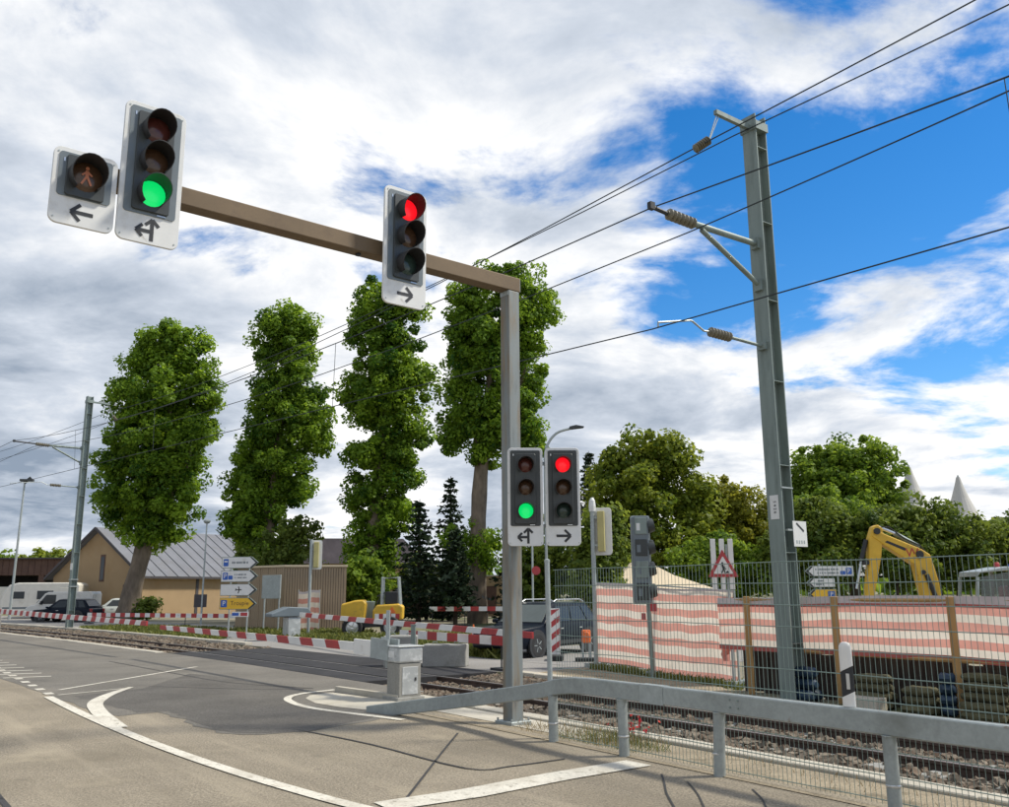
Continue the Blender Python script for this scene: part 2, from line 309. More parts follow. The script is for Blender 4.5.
    def build(s, name, m, parent=None, smooth=False, bevel=0.0, seg=2, fix=True):
        me = bpy.data.meshes.new(name); me.from_pydata(s.v, [], s.f)
        if fix:
            bm = bmesh.new(); bm.from_mesh(me); bmesh.ops.recalc_face_normals(bm, faces=bm.faces)
            if bevel:
                es = [e for e in bm.edges if len(e.link_faces) == 2 and e.calc_face_angle(0) > 0.6]
                if es: bmesh.ops.bevel(bm, geom=es, offset=bevel, segments=seg, profile=0.5, affect='EDGES', clamp_overlap=True)
            bm.to_mesh(me); bm.free()
        if smooth:
            me.polygons.foreach_set('use_smooth', [True] * len(me.polygons))
            try: me.set_sharp_from_angle(angle=R(40))
            except Exception: pass
        me.update()
        return link_mesh(name, me, m, parent)
def rrect(w_, h_, r, n=5, cx=0, cz=0):
    pts = []
    for sx, sz, a0 in ((1, 1, 0), (-1, 1, 90), (-1, -1, 180), (1, -1, 270)):
        for i in range(n + 1):
            t = R(a0 + 90 * i / n); pts.append((cx + sx * (w_ / 2 - r) + r * math.cos(t), cz + sz * (h_ / 2 - r) + r * math.sin(t)))
    return pts
def copy_tree(o, parent=None):
    c = o.copy(); COL.objects.link(c); c.parent = parent
    for ch in o.children: copy_tree(ch, c)
    return c
def text_mesh(txt, size, name, m, parent, loc, rot=(R(90), 0, 0), align='LEFT', depth=0.002):
    cu = bpy.data.curves.new('lettering', 'FONT'); cu.body = txt; cu.size = size; cu.align_x = align; cu.align_y = 'CENTER'; cu.extrude = depth; cu.resolution_u = 3
    to = bpy.data.objects.new('tmp', cu); COL.objects.link(to)
    dg = bpy.context.evaluated_depsgraph_get(); me = bpy.data.meshes.new_from_object(to.evaluated_get(dg))
    bpy.data.objects.remove(to); bpy.data.curves.remove(cu)
    me.materials.clear(); o = link_mesh(name, me, m, parent); o.location = loc; o.rotation_euler = rot
    return o

# track frame: a gently curved line; s runs along the track (to the left), off across it (away from the road)
OX, OY, RC = -248.35, -170.91, 311.39
PH0 = math.atan2(14.99 - OY, 4.62 - OX)
def tp(s, off, z=0.0):
    a = PH0 + s / RC
    return Vector((OX + (RC + off) * math.cos(a), OY + (RC + off) * math.sin(a), z))
def tang(s): return PH0 + s / RC            # rotation whose local x points across the track (away), local y along it
def strip(mb, s0, s1, prof, step=1.5):
    """sweep a profile [(off, z)] along the track"""
    n = max(1, int(math.ceil((s1 - s0) / step))); k = len(prof); base = len(mb.v)
    for i in range(n + 1):
        for o_, z_ in prof: mb.v.append(tuple(tp(s0 + (s1 - s0) * i / n, o_, z_)))
    for i in range(n):
        for j in range(k - 1): mb.f.append((base + i * k + j, base + i * k + j + 1, base + (i + 1) * k + j + 1, base + (i + 1) * k + j))
    return mb
def sweep_closed(mb, s0, s1, prof, step=1.5):
    n = max(1, int(math.ceil((s1 - s0) / step)))
    return mb.loft([[tp(s0 + (s1 - s0) * i / n, o_, z_) for o_, z_ in prof] for i in range(n + 1)])
def flat(name, pts, z, m, kind='structure', parent=None):
    me = bpy.data.meshes.new(name); me.from_pydata([(x, y, z) for x, y in pts], [], [tuple(range(len(pts)))])
    bm = bmesh.new(); bm.from_mesh(me)
    for f in bm.faces:
        if f.normal.z < 0: f.normal_flip()
    bmesh.ops.triangulate(bm, faces=bm.faces); bm.to_mesh(me); bm.free()
    o = link_mesh(name, me, m, parent)
    if parent is None: tagp(o, kind=kind)
    return o
def ribbon(name, pts, wd, z, m, parent=None, kind='structure'):
    P = [Vector((x, y, 0)) for x, y in pts]; vs = []; n = len(P)
    for i in range(n):
        d = (P[min(i + 1, n - 1)] - P[max(i - 1, 0)]).normalized(); nn = Vector((-d.y, d.x, 0))
        ww = wd[i] if isinstance(wd, (list, tuple)) else wd
        vs += [(*(P[i] + nn * ww / 2).xy, z), (*(P[i] - nn * ww / 2).xy, z)]
    me = bpy.data.meshes.new(name); me.from_pydata(vs, [], [(2 * i + 1, 2 * i + 3, 2 * i + 2, 2 * i) for i in range(n - 1)])
    o = link_mesh(name, me, m, parent)
    if parent is None: tagp(o, kind=kind)
    return o
def smoothpts(pts, k=4):
    out = []
    n = len(pts)
    for i in range(n - 1):
        p0 = pts[max(i - 1, 0)]; p1 = pts[i]; p2 = pts[i + 1]; p3 = pts[min(i + 2, n - 1)]
        for j in range(k):
            t = j / k
            out.append(tuple(0.5 * ((2 * p1[a]) + (-p0[a] + p2[a]) * t + (2 * p0[a] - 5 * p1[a] + 4 * p2[a] - p3[a]) * t * t + (-p0[a] + 3 * p1[a] - 3 * p2[a] + p3[a]) * t ** 3) for a in range(len(p1))))
    out.append(tuple(pts[-1])); return out

# ------------------------------------------------------------------ ground, road, crossing
g = MB(); strip(g, -90, 430, [(-150, 0), (-60, 0), (-20, 0), (-2.9, 0), (-1.65, -0.10), (-1.32, -0.12), (-1.31, -0.42), (2.02, -0.42), (2.03, 0), (20, 0), (80, 0), (250, 0), (800, 0)], step=6)
tagp(g.build('ground', M_ground, fix=False), kind='structure')
rd = MB(); strip(rd, -60, 120, [(-90, 0.002), (-2.72, 0.002)], step=4)
road = tagp(rd.build('road', M_asph, fix=False), kind='structure')
# verge of bare earth between road and track
vg = MB(); strip(vg, -60, 4.4, [(-2.97, 0.009), (-2.4, -0.025), (-1.63, -0.088)], step=1)
tagp(vg.build('verge', M_dirt, fix=False), kind='structure')
# darker, newer asphalt leading to the crossing
E_ = [tuple(tp(s, -1.33).xy) for s in (60, 50, 40, 30, 24, 18.7, 15, 12, 9, 7.4, 6.2, 5.6)]
EDGE = [(-2.45, 14.6), (-1.75, 14.0), (-1.5, 13.75), (-2.0, 12.9), (-2.54, 12.15), (-3.05, 11.95), (-3.52, 11.92), (-4.2, 12.65), (-4.75, 13.55), (-5.25, 14.1), (-5.75, 13.7), (-6.4, 14.4), (-7.9, 16.3), (-10.2, 19.0), (-14.5, 24.5), (-22, 33), (-45, 50)]
rj = random.Random(11); EJ = []
for a_, b_ in zip(EDGE[:-1], EDGE[1:]):
    for q in range(4):
        EJ.append((a_[0] + (b_[0] - a_[0]) * q / 4 + rj.uniform(-.05, .05), a_[1] + (b_[1] - a_[1]) * q / 4 + rj.uniform(-.06, .06)))
flat('crossing_approach', E_ + EJ + [EDGE[-1]], 0.0055, M_asph_d)
M_patch = mat('asphalt_patch', (0.115, 0.108, 0.097), 0.88, var=0.18, scale=0.8, bump=0.4, bscale=50, fine=(40, 0.30), spec=0.2, dirt=[((0.15, 0.138, 0.118), 0.7, 0.56, 0.75)])
DK = [(-7.6, 16.3), (-6.9, 17.5), (-7.0, 20.6), (-5.1, 18.7), (-3.75, 17.3), (-3.6, 15.4), (-2.75, 14.05), (-1.85, 13.6), (-2.5, 12.2), (-3.05, 12.03), (-3.5, 12.0), (-4.15, 12.75), (-4.7, 13.65), (-5.15, 14.2), (-5.6, 14.1), (-6.3, 14.9)]
rj = random.Random(5); DJ = []
for a_, b_ in zip(DK, DK[1:] + DK[:1]):
    for q in range(4): DJ.append((a_[0] + (b_[0] - a_[0]) * q / 4 + rj.uniform(-.04, .04), a_[1] + (b_[1] - a_[1]) * q / 4 + rj.uniform(-.05, .05)))
flat('asphalt_patch', DJ, 0.0075, M_patch)
# crossing slab over the rails
cr = MB(); S0, S1 = 7.3, 18.9
for a, b in ((-1.30, -0.60), (-0.44, 0.44), (0.60, 2.02)):
    sweep_closed(cr, S0, S1, [(a, -0.2), (b, -0.2), (b, 0.006), (a, 0.006)], 1.0)
tagp(cr.build('level_crossing_deck', M_cross), kind='structure')
fr = MB(); strip(fr, 5.5, 120, [(2.05, 0.005), (9.5, 0.005)], step=3)
tagp(fr.build('far_road', M_asph_far, fix=False), kind='structure')
# side road beyond, along which the dark car comes
flat('side_road', [tuple(tp(7.5, 4.2).xy), (0.2, 21.3), (3.5, 20.8), (9, 26.5), (22, 40), (17, 44), (4, 30.5), (-3.5, 27), tuple(tp(14, 4.2).xy)], 0.009, M_asph_far)

# road markings, repairs and dark lines (painted sheets on the road)
mk = dict(parent=road)
ZP = 0.012
ribbon('edge_line', smoothpts([(-8.0, 16.25), (-6.4, 14.05), (-4.81, 11.98), (-3.6, 10.5), (-2.65, 9.42), (-1.95, 8.68), (-1.32, 8.06), (-0.6, 7.45), (0.2, 6.9)], 5), 0.15, ZP, M_paint, road)
ribbon('edge_line', smoothpts([(-7.17, 17.75), (-7.05, 16.5), (-6.75, 15.3), (-6.2, 14.2), (-5.6, 13.2), (-5.2, 12.55)], 5), [0.10 + 0.14 * min(1, i / 8) for i in range(26)], ZP + 0.002, M_paint, road)
ribbon('guide_line', [(-7.95, 16.5), (-7.15, 17.6)], 0.07, ZP, M_paint, road)
ribbon('guide_line', [(-8.35, 17.35), (-8.0, 19.4), (-7.5, 22.4)], 0.09, ZP, M_paint, road)
for i in range(11):
    t = i / 10.0; c = Vector((-8.25 - 0.52 * i, 16.75 + 0.72 * i)); d = Vector((-0.59, 0.81)).normalized()
    ribbon('dash', [tuple(c - d * 0.17), tuple(c + d * 0.17)], 0.15, ZP, M_paint, road)
for i in range(7):   # short comb of bars at the left edge of the road
    c = Vector((-10.9 - 0.62 * i, 19.9 + 0.80 * i))
    ribbon('bar_mark', [tuple(c + Vector((0.15, -0.12))), tuple(c + Vector((1.0, 0.25)))], 0.13, ZP, M_paint, road)
ribbon('stop_line', [(-1.05, 8.0), (-0.33, 8.47), (0.51, 9.19), (1.37, 9.83)], [0.34, 0.36, 0.36, 0.36], ZP, M_paint, road)
ribbon('island_line', smoothpts([(-3.15, 17.05), (-3.62, 16.45), (-3.72, 15.85), (-3.5, 15.2), (-3.05, 14.5), (-2.4, 13.9), (-1.85, 13.45), (-1.45, 13.1)], 5), 0.13, ZP, M_paint, road)
flat('traffic_island', [(-3.1, 16.6), (-3.42, 16.2), (-3.4, 15.75), (-3.1, 15.1), (-2.6, 14.55), (-2.0, 14.1), (-1.55, 13.7), (-1.2, 14.4), (-1.7, 15.2)], 0.010, M_conc)
kb = MB()
for a, b in zip(smoothpts([(-3.05, 16.75), (-2.4, 16.05), (-1.75, 15.3)], 3)[:-1], smoothpts([(-3.05, 16.75), (-2.4, 16.05), (-1.75, 15.3)], 3)[1:]):
    kb.bar((*a, 0.05), (*b, 0.05), 0.10, 0.10)
tagp(kb.build('island_kerb', M_conc), kind='structure')
for pts, wd in (([(-2.75, 12.3), (-1.6, 11.1), (-0.42, 9.62), (0.05, 9.72), (0.62, 10.1)], 0.035), ([(-0.62, 11.9), (-0.72, 10.6), (-0.83, 9.0), (-0.92, 7.7)], 0.028), ([(1.51, 9.26), (1.46, 8.8), (1.41, 8.4), (1.37, 7.6)], 0.018), ([(1.69, 8.9), (1.68, 8.4), (1.63, 7.9), (1.6, 7.4)], 0.016), ([(2.21, 8.57), (2.19, 8.2), (2.13, 7.8), (2.1, 7.2)], 0.016), ([(-5.6, 10.3), (-5.02, 9.17), (-4.55, 8.5), (-4.18, 8.0), (-3.7, 7.3)], 0.055), ([(-5.5, 8.3), (-4.9, 8.4), (-4.45, 8.4)], 0.018), ([(-6.9, 17.9), (-4.9, 17.3), (-3.9, 17.2)], 0.03), ([(-10.5, 24.4), (-7.6, 20.9), (-5.6, 18.6), (-3.6, 17.3)], 0.04)):
    ribbon('dark_line', smoothpts(pts, 4), wd, 0.0098, M_darkline, road)  # sealed cracks, plus a wider dark line in the left foreground
# concrete slabs beside the pole
ap = MB(); strip(ap, -0.6, 5.6, [(-2.5, -.013), (-2.4, -.019), (-1.64, -.081)], .6)
tagp(ap.build('concrete_apron', M_conc, fix=False), kind='structure')

# track: rails, sleepers, kerb stones along both edges
track = empty('railway_track', tuple(tp(0, 0)), 0, kind='structure')
TB = Vector(tp(0, 0))
def local(mb): mb.v = [tuple(Vector(v) - TB) for v in mb.v]; return mb
for oc in (-0.53, 0.53):
    r_ = MB(); sweep_closed(r_, -45, 110, [(oc - .062, -.155), (oc + .062, -.155), (oc + .062, -.143), (oc + .012, -.128), (oc + .010, -.045), (oc + .034, -.033), (oc + .034, -.003), (oc - .034, -.003), (oc - .034, -.033), (oc - .010, -.045), (oc - .012, -.128), (oc - .062, -.143)], 1.5)
    ro = local(r_).build('rail', M_rail, track)
    t_ = MB(); sweep_closed(t_, -45, 110, [(oc - .026, -.004), (oc + .026, -.004), (oc + .026, .001), (oc - .026, .001)], 1.5)
    local(t_).build('running_surface', M_railtop, ro)
sl_m = MB(); sl_m.prism([(-0.95, -.09), (0.95, -.09), (0.93, .085), (0.60, .085), (0.45, .06), (-0.45, .06), (-0.60, .085), (-0.93, .085)], -0.12, 0.12)
slo = None
for k in range(-18, 120):
    s = k * 0.62 + 0.2
    if S0 - 0.2 < s < S1 + 0.2: continue
    if slo is None: o = slo = sl_m.build('sleeper', M_conc_g, track, bevel=0.01, seg=1)
    else: o = slo.copy(); COL.objects.link(o)
    p = tp(s, 0, -0.175) - TB; o.location = p; o.rotation_euler = (0, 0, tang(s))
bs = MB(); strip(bs, -45, S0, [(-1.30, -0.13), (-0.9, -0.11), (0, -0.14), (0.9, -0.11), (2.01, -0.07)], 1.0); strip(bs, S1, 110, [(-1.30, -0.13), (-0.9, -0.11), (0, -0.14), (0.9, -0.11), (2.01, -0.07)], 2.0)
tagp(bs.build('ballast_bed', M_ballast, fix=False), kind='structure')
for oc, zt, s0, s1, nm in ((-1.47, -0.05, -12.0, 6.2, 'near'), (2.16, 0.05, -12, 7.0, 'far'), (-1.47, 0.025, 19.2, 70, 'nl'), (2.16, 0.08, 21, 70, 'fl')):
    ke = empty('trackside_kerb', tuple(tp(s0, oc)), 0, kind='structure'); kb0 = Vector(tp(s0, oc)); km = None; n = int((s1 - s0) / 1.0)
    for i in range(n):
        s = s0 + (i + 0.5) * 1.0
        if km is None: o = MB().box((0, 0, 0), (0.28, 0.985, 0.42)).build('kerb_stone', M_conc, ke, bevel=0.012, seg=1); km = o
        else: o = km.copy(); COL.objects.link(o)
        o.location = tp(s, oc, zt - 0.21 + random.uniform(-.006, .006)) - kb0; o.rotation_euler = (0, 0, tang(s) + random.uniform(-.004, .004))

def stones(name, regions, n, smin, smax, m, zf, seed):
    rg = np.random.default_rng(seed)
    base = np.array([(-1, -1, -1), (1, -1, -1), (1, 1, -1), (-1, 1, -1), (-1, -1, 1), (1, -1, 1), (1, 1, 1), (-1, 1, 1)], float) * 0.5
    fb = np.array([(0, 3, 2, 1), (4, 5, 6, 7), (0, 1, 5, 4), (1, 2, 6, 5), (2, 3, 7, 6), (3, 0, 4, 7)])
    V = []; F = []
    ar = np.array([(b - a) * (d - c) for a, b, c, d in regions]); pr = ar / ar.sum()
    for i in range(n):
        a, b, c, d = regions[rg.choice(len(regions), p=pr)]
        s = rg.uniform(a, b); o = rg.uniform(c, d)
        sz = rg.uniform(smin, smax) * np.array([1.15, 1.0, 0.9]) * rg.uniform(0.8, 1.2, 3)
        v = (base + rg.uniform(-.17, .17, (8, 3))) * sz
        t = rg.uniform(0, 6.28); u = rg.uniform(-1.2, 1.2)
        cz, sn = math.cos(t), math.sin(t); v = v @ np.array([[cz, -sn, 0], [sn, cz, 0], [0, 0, 1]]).T
        cz, sn = math.cos(u), math.sin(u); v = v @ np.array([[1, 0, 0], [0, cz, -sn], [0, sn, cz]]).T
        p = tp(s, o, zf(o) + sz[2] * 0.42); V.append(v + np.array(p)); F.append(fb + 8 * i)
    me = bpy.data.meshes.new(name); me.from_pydata(np.concatenate(V).tolist(), [], np.concatenate(F).tolist())
    return link_mesh(name, me, m)
zb = lambda o: -0.135 + 0.02 * min(1, max(0, (o + 1.3) / .4)) - (.02 if abs(o) < .45 else 0) + (0.04 * max(0, (o - .9) / 1.1) if o > .9 else 0)
tagp(stones('ballast_stones', [(-9, S0 - .1, -1.29, -.64), (-9, S0 - .1, -.42, .42), (-9, S0 - .1, .64, 2.0), (-9, S0 - .1, .64, 2.0)], 13000, 0.032, 0.066, M_stone, zb, 3), 'grey and buff ballast stones between and beside the rails', 'ballast', kind='stuff')
tagp(stones('ballast_stones', [(S1 + .1, 50, -1.29, -.64), (S1 + .1, 50, -.42, .42), (S1 + .1, 50, .64, 2.0)], 5000, 0.05, 0.10, M_stone, zb, 5), 'grey ballast stones on the track left of the crossing', 'ballast', kind='stuff')

# ------------------------------------------------------------------ foliage kit
def blade_mesh(name, V, tint, m, parent=None):
    n = len(V) // 4; me = bpy.data.meshes.new(name)
    me.vertices.add(4 * n); me.vertices.foreach_set('co', np.ascontiguousarray(V, dtype=np.float32).ravel())
    me.loops.add(4 * n); me.loops.foreach_set('vertex_index', np.arange(4 * n, dtype=np.int32))
    me.polygons.add(n); me.polygons.foreach_set('loop_start', np.arange(0, 4 * n, 4, dtype=np.int32)); me.polygons.foreach_set('loop_total', np.full(n, 4, dtype=np.int32))
    a = me.attributes.new('tint', 'FLOAT', 'POINT'); a.data.foreach_set('value', np.repeat(tint, 4).astype(np.float32))
    me.update(calc_edges=True); me.validate()
    return link_mesh(name, me, m, parent)
def leaf_quads(rg, cen, nrm, size, aspect=1.3, fold=0.25):
    n = len(cen); nrm = nrm / (np.linalg.norm(nrm, axis=1, keepdims=True) + 1e-9)
    r_ = rg.normal(size=(n, 3)); a = np.cross(nrm, r_); a /= (np.linalg.norm(a, axis=1, keepdims=True) + 1e-9); b = np.cross(nrm, a)
    sz = (size * rg.uniform(0.6, 1.35, n))[:, None]
    V = np.empty((n, 4, 3)); V[:, 0] = cen - a * sz * aspect * .5; V[:, 1] = cen - b * sz * .5 + nrm * sz * fold * rg.uniform(-1, 1, (n, 1)); V[:, 2] = cen + a * sz * aspect * .5; V[:, 3] = cen + b * sz * .5 + nrm * sz * fold * rg.uniform(-1, 1, (n, 1))
    return V.reshape(-1, 3)
def crown(parent, blobs, depth, nclump, per, crad, size, m, seed, shell=0.55, droop=0.0, tb=0.5, name='crown'):
    """blobs: (x, z, rx, rz) ellipsoids in metres in the tree's own frame; depth: ratio of y radius"""
    rg = np.random.default_rng(seed); B = np.array([(b[0], b[4] if len(b) > 4 else 0.0, b[1], b[2], b[2] * depth, b[3]) for b in blobs], float)
    vol = (B[:, 3] * B[:, 4] * B[:, 5]) ** 0.75; pick = rg.choice(len(B), nclump, p=vol / vol.sum())
    d = rg.normal(size=(nclump, 3)); d /= np.linalg.norm(d, axis=1, keepdims=True)
    rad = np.where(rg.random(nclump) < shell, rg.uniform(0.78, 1.16, nclump), rg.uniform(0.1, 0.85, nclump))
    C = B[pick, :3] + d * B[pick, 3:] * rad[:, None]
    cr_ = crad * rg.uniform(0.40, 1.45, nclump); ct = rg.normal(0, .20, nclump)
    idx = np.repeat(np.arange(nclump), per); n = len(idx)
    e = rg.normal(size=(n, 3)); e /= np.linalg.norm(e, axis=1, keepdims=True)
    rr = cr_[idx] * rg.uniform(0.35, 1.0, n) ** 0.6
    P = C[idx] + e * rr[:, None] * np.array([1, 1, .85]); P[:, 2] -= droop * rr * rg.random(n)
    P[:, 2] = np.maximum(P[:, 2], 0.12)
    nr = e * 0.8 + rg.normal(size=(n, 3)) * .55 + np.array([0, 0, .45])
    V = leaf_quads(rg, P, nr, size)
    t = np.clip(tb + ct[idx] + rg.normal(0, .15, n), 0, 1)
    return blade_mesh(name, V, t, m, parent)
def trunk(parent, pts, radii, m, n=10, name='trunk'):
    P = smoothpts([(*p, r) for p, r in zip(pts, radii)], 3)
    mb = MB(); mb.poly([p[:3] for p in P], [p[3] * (1 + 0.06 * math.sin(i * 2.3)) for i, p in enumerate(P)], n); return mb.build(name, m, parent, smooth=True)
def limbs(parent, segs, m):
    for pts, rs in segs:
        mb = MB(); mb.poly(pts, rs, 7); mb.build('limb', m, parent, smooth=True)
def grass(name, poly, n, h, m, seed, label, cat='grass', wd=0.03, tb=0.5, zoff=0.0):
    rg = np.random.default_rng(seed); P = np.array(poly); lo, hi = P.min(0), P.max(0); pts = []
    def inside(p):
        c = False; j = len(P) - 1
        for i in range(len(P)):
            if (P[i, 1] > p[1]) != (P[j, 1] > p[1]) and p[0] < (P[j, 0] - P[i, 0]) * (p[1] - P[i, 1]) / (P[j, 1] - P[i, 1]) + P[i, 0]: c = not c
            j = i
        return c
    while len(pts) < n:
        p = rg.uniform(lo, hi)
        if inside(p): pts.append(p)
    pts = np.array(pts); t = rg.uniform(0, 6.28, n); hh = h * rg.uniform(.4, 1.4, n); ln = rg.normal(0, .6, (n, 2)) * hh[:, None]
    d = np.stack([np.cos(t), np.sin(t)], 1) * (wd * rg.uniform(.6, 1.4, n))[:, None]
    V = np.zeros((n, 4, 3)); V[:, 0, :2] = pts - d; V[:, 1, :2] = pts + d; V[:, 2, :2] = pts + ln + d * .25; V[:, 3, :2] = pts + ln - d * .25; V[:, 2, 2] = V[:, 3, 2] = hh; V[:, :, 2] += zoff
    o = blade_mesh(name, V.reshape(-1, 3), np.clip(rg.normal(tb, .25, n), 0, 1), m); return tagp(o, label, cat, kind='stuff')

#PART2
# ------------------------------------------------------------------ traffic signals
def seg(mb, a, b, wd, y0, y1):
    ax, az = a; bx, bz = b; L = math.hypot(bx - ax, bz - az); nx, nz = -(bz - az) / L * wd / 2, (bx - ax) / L * wd / 2
    mb.prism([(ax - nx, az - nz), (bx - nx, bz - nz), (bx + nx, bz + nz), (ax + nx, az + nz)], y0, y1)
def arrow(mb, tip, tail, wd, wing, y0, y1):
    t = Vector(tip); d = (t - Vector(tail)).normalized(); n = Vector((-d.y, d.x)); k = 0
    seg(mb, tail, tuple(t - d * wd * 0.7), wd, y0, y1)
    for sg in (1, -1):
        k += 1; q = t - d * wing * 0.72 + n * sg * wing * 0.72
        seg(mb, tuple(t), tuple(q), wd * 0.9, y0 - 0.0004 * k, y1)
def visor(mb, cx, cz, r, ln, y0, n=18):
    """open hood: long at the top, cut away below"""
    vo = []; vi = []
    for i in range(n + 1):
        a = R(-55 + 290 * i / n); up = 0.5 + 0.5 * math.sin(a); l_ = ln * (0.30 + 0.70 * max(0, up) ** 0.8)
        c, s = math.cos(a), math.sin(a)
        vo.append([(cx + r * c, y0, cz + r * s), (cx + r * 1.0 * c, y0 - l_, cz + r * 1.0 * s - 0.04 * l_)])
        vi.append([(cx + (r - .008) * c, y0, cz + (r - .008) * s), (cx + (r - .008) * c, y0 - l_, cz + (r - .008) * s - 0.04 * l_)])
    vs = [p for q in vo for p in q] + [p for q in vi for p in q]; m_ = 2 * (n + 1); fs = []
    for i in range(n):
        a = 2 * i; fs += [(a, a + 1, a + 3, a + 2), (m_ + a, m_ + a + 2, m_ + a + 3, m_ + a + 1), (a + 1, m_ + a + 1, m_ + a + 3, a + 3)]
    mb.add(vs, fs)
def lens(mb, cx, cz, r, y0, dome=0.03):
    T = Matrix.Translation((cx, y0, cz)) @ Matrix.Rotation(R(90), 4, 'X')
    mb.lathe([(r, -0.01), (r, 0.0), (r * .85, dome * .45), (r * .5, dome * .85), (r * .02, dome)], 20, T)
def signal_head(loc, rz, W, H, lit, symbol, label, group, k=1.0, ped=False, whitefrac=0.2, panel=None):
    t = empty('traffic_signal', loc, rz, label, 'traffic light', group)
    bp = MB(); bp.prism(rrect(W, H, 0.085 * k, 6), -0.018, 0.018); bp.build('backplate', M_white, t, bevel=0.004, seg=1)
    bw = 0.055 * k; zt = H / 2 - bw; zb_ = -H / 2 + H * whitefrac; ph = zt - zb_
    pn = MB(); pn.prism(rrect(W - 2 * bw, ph, 0.035 * k, 4, 0, (zt + zb_) / 2), -0.030, -0.0185); pn.build('grey_panel', panel or M_headgrey, t)
    hs = MB(); hs.prism(rrect(W * 0.60, ph * 0.93, 0.03, 4, 0.0, (zt + zb_) / 2 - 0.01), -0.058, -0.0305); hs.build('lamp_housing', M_headdk, t, bevel=0.006, seg=1)
    rb = MB(); rb.box((0, 0.13, (zt + zb_) / 2), (W * 0.52, 0.22, ph * 0.94)); rb.build('rear_box', M_headdk, t, bevel=0.02)
    n = 1 if ped else 3; r = 0.150 * k if not ped else 0.165 * k; sp = ph * 0.305
    zs = [(zt + zb_) / 2] if ped else [(zt + zb_) / 2 + sp * 1.0 - 0.005, (zt + zb_) / 2, (zt + zb_) / 2 - sp * 1.0]
    off = [M_lens_y0] if ped else [M_lens_r0, M_lens_y0, M_lens_g0]
    on = [None] if ped else [M_lens_r1, None, M_lens_g1]
    for i, z in enumerate(zs):
        lm = MB(); lens(lm, 0, z, r, -0.060)
        lo = lm.build('lamp_lens', on[i] if lit == i else off[i], t, smooth=True)
        v = MB(); visor(v, 0, z, r + 0.012, 0.27 * k, -0.0585); v.build('visor', M_visor, t, smooth=True, fix=False)
        if ped:
            fg = MB(); q = 0.001
            y0, y1 = -0.097, -0.0935
            fg.prism([(0.02 * math.cos(R(a)), z + 0.085 + 0.02 * math.sin(R(a))) for a in range(0, 360, 45)], y0, y1)
            seg(fg, (0, z + 0.06), (0, z - 0.01), 0.035, y0, y1)
            seg(fg, (0, z), (-0.05, z - 0.10), 0.022, y0 - q, y1); seg(fg, (0, z), (0.045, z - 0.10), 0.022, y0 - 2 * q, y1)
            seg(fg, (0, z + 0.05), (-0.05, z + 0.0), 0.018, y0 - 3 * q, y1); seg(fg, (0, z + 0.05), (0.05, z + 0.005), 0.018, y0 - 4 * q, y1)
            fg.build('walking_figure', M_figure, lo)
    zs_ = -H / 2 + H * whitefrac * 0.5; a = MB(); y0, y1 = -0.0225, -0.0175; u = H * whitefrac * 0.36
    if symbol == 'left': arrow(a, (-u * 1.0, zs_), (u * 1.0, zs_), u * .36, u * 1.15, y0, y1)
    elif symbol == 'right': arrow(a, (u * 1.0, zs_), (-u * 1.0, zs_), u * .36, u * 1.15, y0, y1)
    else:
        arrow(a, (u * .35, zs_ + u * 1.05), (u * .35, zs_ - u * 1.05), u * .34, u * .85, y0, y1)
        arrow(a, (-u * 1.1, zs_ - u * .15), (u * .35, zs_ - u * .15), u * .34, u * .80, y0 - .001, y1)
    a.build('direction_arrow', M_black, t)
    MB().box((W * 0.19, -0.0325, zb_ + 0.02 * k), (W * 0.14, 0.004, 0.012 * k)).build('hinge_clip', M_chrome, t); MB().box((-W * 0.335, -0.0325, zt - 0.09 * k), (0.014 * k, 0.004, 0.04 * k)).build('hinge_clip', M_chrome, t)
    for sx in (-1, 1):
        for z in (H / 2 - .04 * k, -H / 2 + .04 * k): MB().tube((sx * (W / 2 - .045 * k), -.018, z - .02 * k * (1 if z > 0 else -1)), (sx * (W / 2 - .045 * k), -.024, z - .02 * k * (1 if z > 0 else -1)), .010 * k, n=6).build('bolt', M_galv, t)
    return t
PB = Vector((0.09, 12.89, 0)); bdir = Vector((-.777, -.63, 0)).normalized(); mdir = Vector((-bdir.y, bdir.x, 0)) * 1.0
if mdir.y > 0: mdir = -mdir
arz = math.atan2(bdir.y, bdir.x)
gan = empty('signal_gantry', PB, arz, 'tall grey square pole carrying a long weathered brown cantilever beam', 'signal gantry')
MB().box((0, 0, 3.1), (0.205, 0.205, 6.2)).build('pole', M_pole, gan, bevel=0.012)
MB().box((2.98, 0, 6.31), (6.20, 0.215, 0.22)).build('cantilever_beam', M_beam, gan, bevel=0.012)
MB().box((-0.125, 0, 6.31), (0.006, 0.20, 0.205)).build('end_cap', M_galv, gan)
MB().box((0, -0.106, 6.12), (0.10, 0.006, 0.02)).box((0.106, 0, 6.16), (0.006, 0.19, 0.07)).build('weld_plate', M_galv, gan)
MB().box((0, 0, -0.012), (0.36, 0.36, 0.07)).build('base_plate', M_galv, gan, bevel=0.004, seg=1)
for sx in (-.15, .15):
    for sy in (-.15, .15): MB().tube((sx, sy, .02), (sx, sy, .06), .014, n=6).build('anchor_bolt', M_galv, gan)
MB().box((0, -0.1045, 0.9), (0.10, 0.004, 0.30)).build('inspection_door', M_galv, gan, bevel=0.004, seg=1)
MB().box((2.62, 0, 6.185), (0.05, 0.06, 0.035)).build('cable_gland', M_plastic, gan)
hz = math.atan2(mdir.x, -mdir.y)
def beam_pt(u, off, z): return PB + bdir * u + mdir * off + Vector((0, 0, z))
GS = 'traffic lights on the gantry'
signal_head(beam_pt(6.12, .34, 5.96), hz, .64, .85, -1, 'left', 'small signal with unlit amber walking figure and left arrow at the beam end', GS, ped=True, whitefrac=0.36)
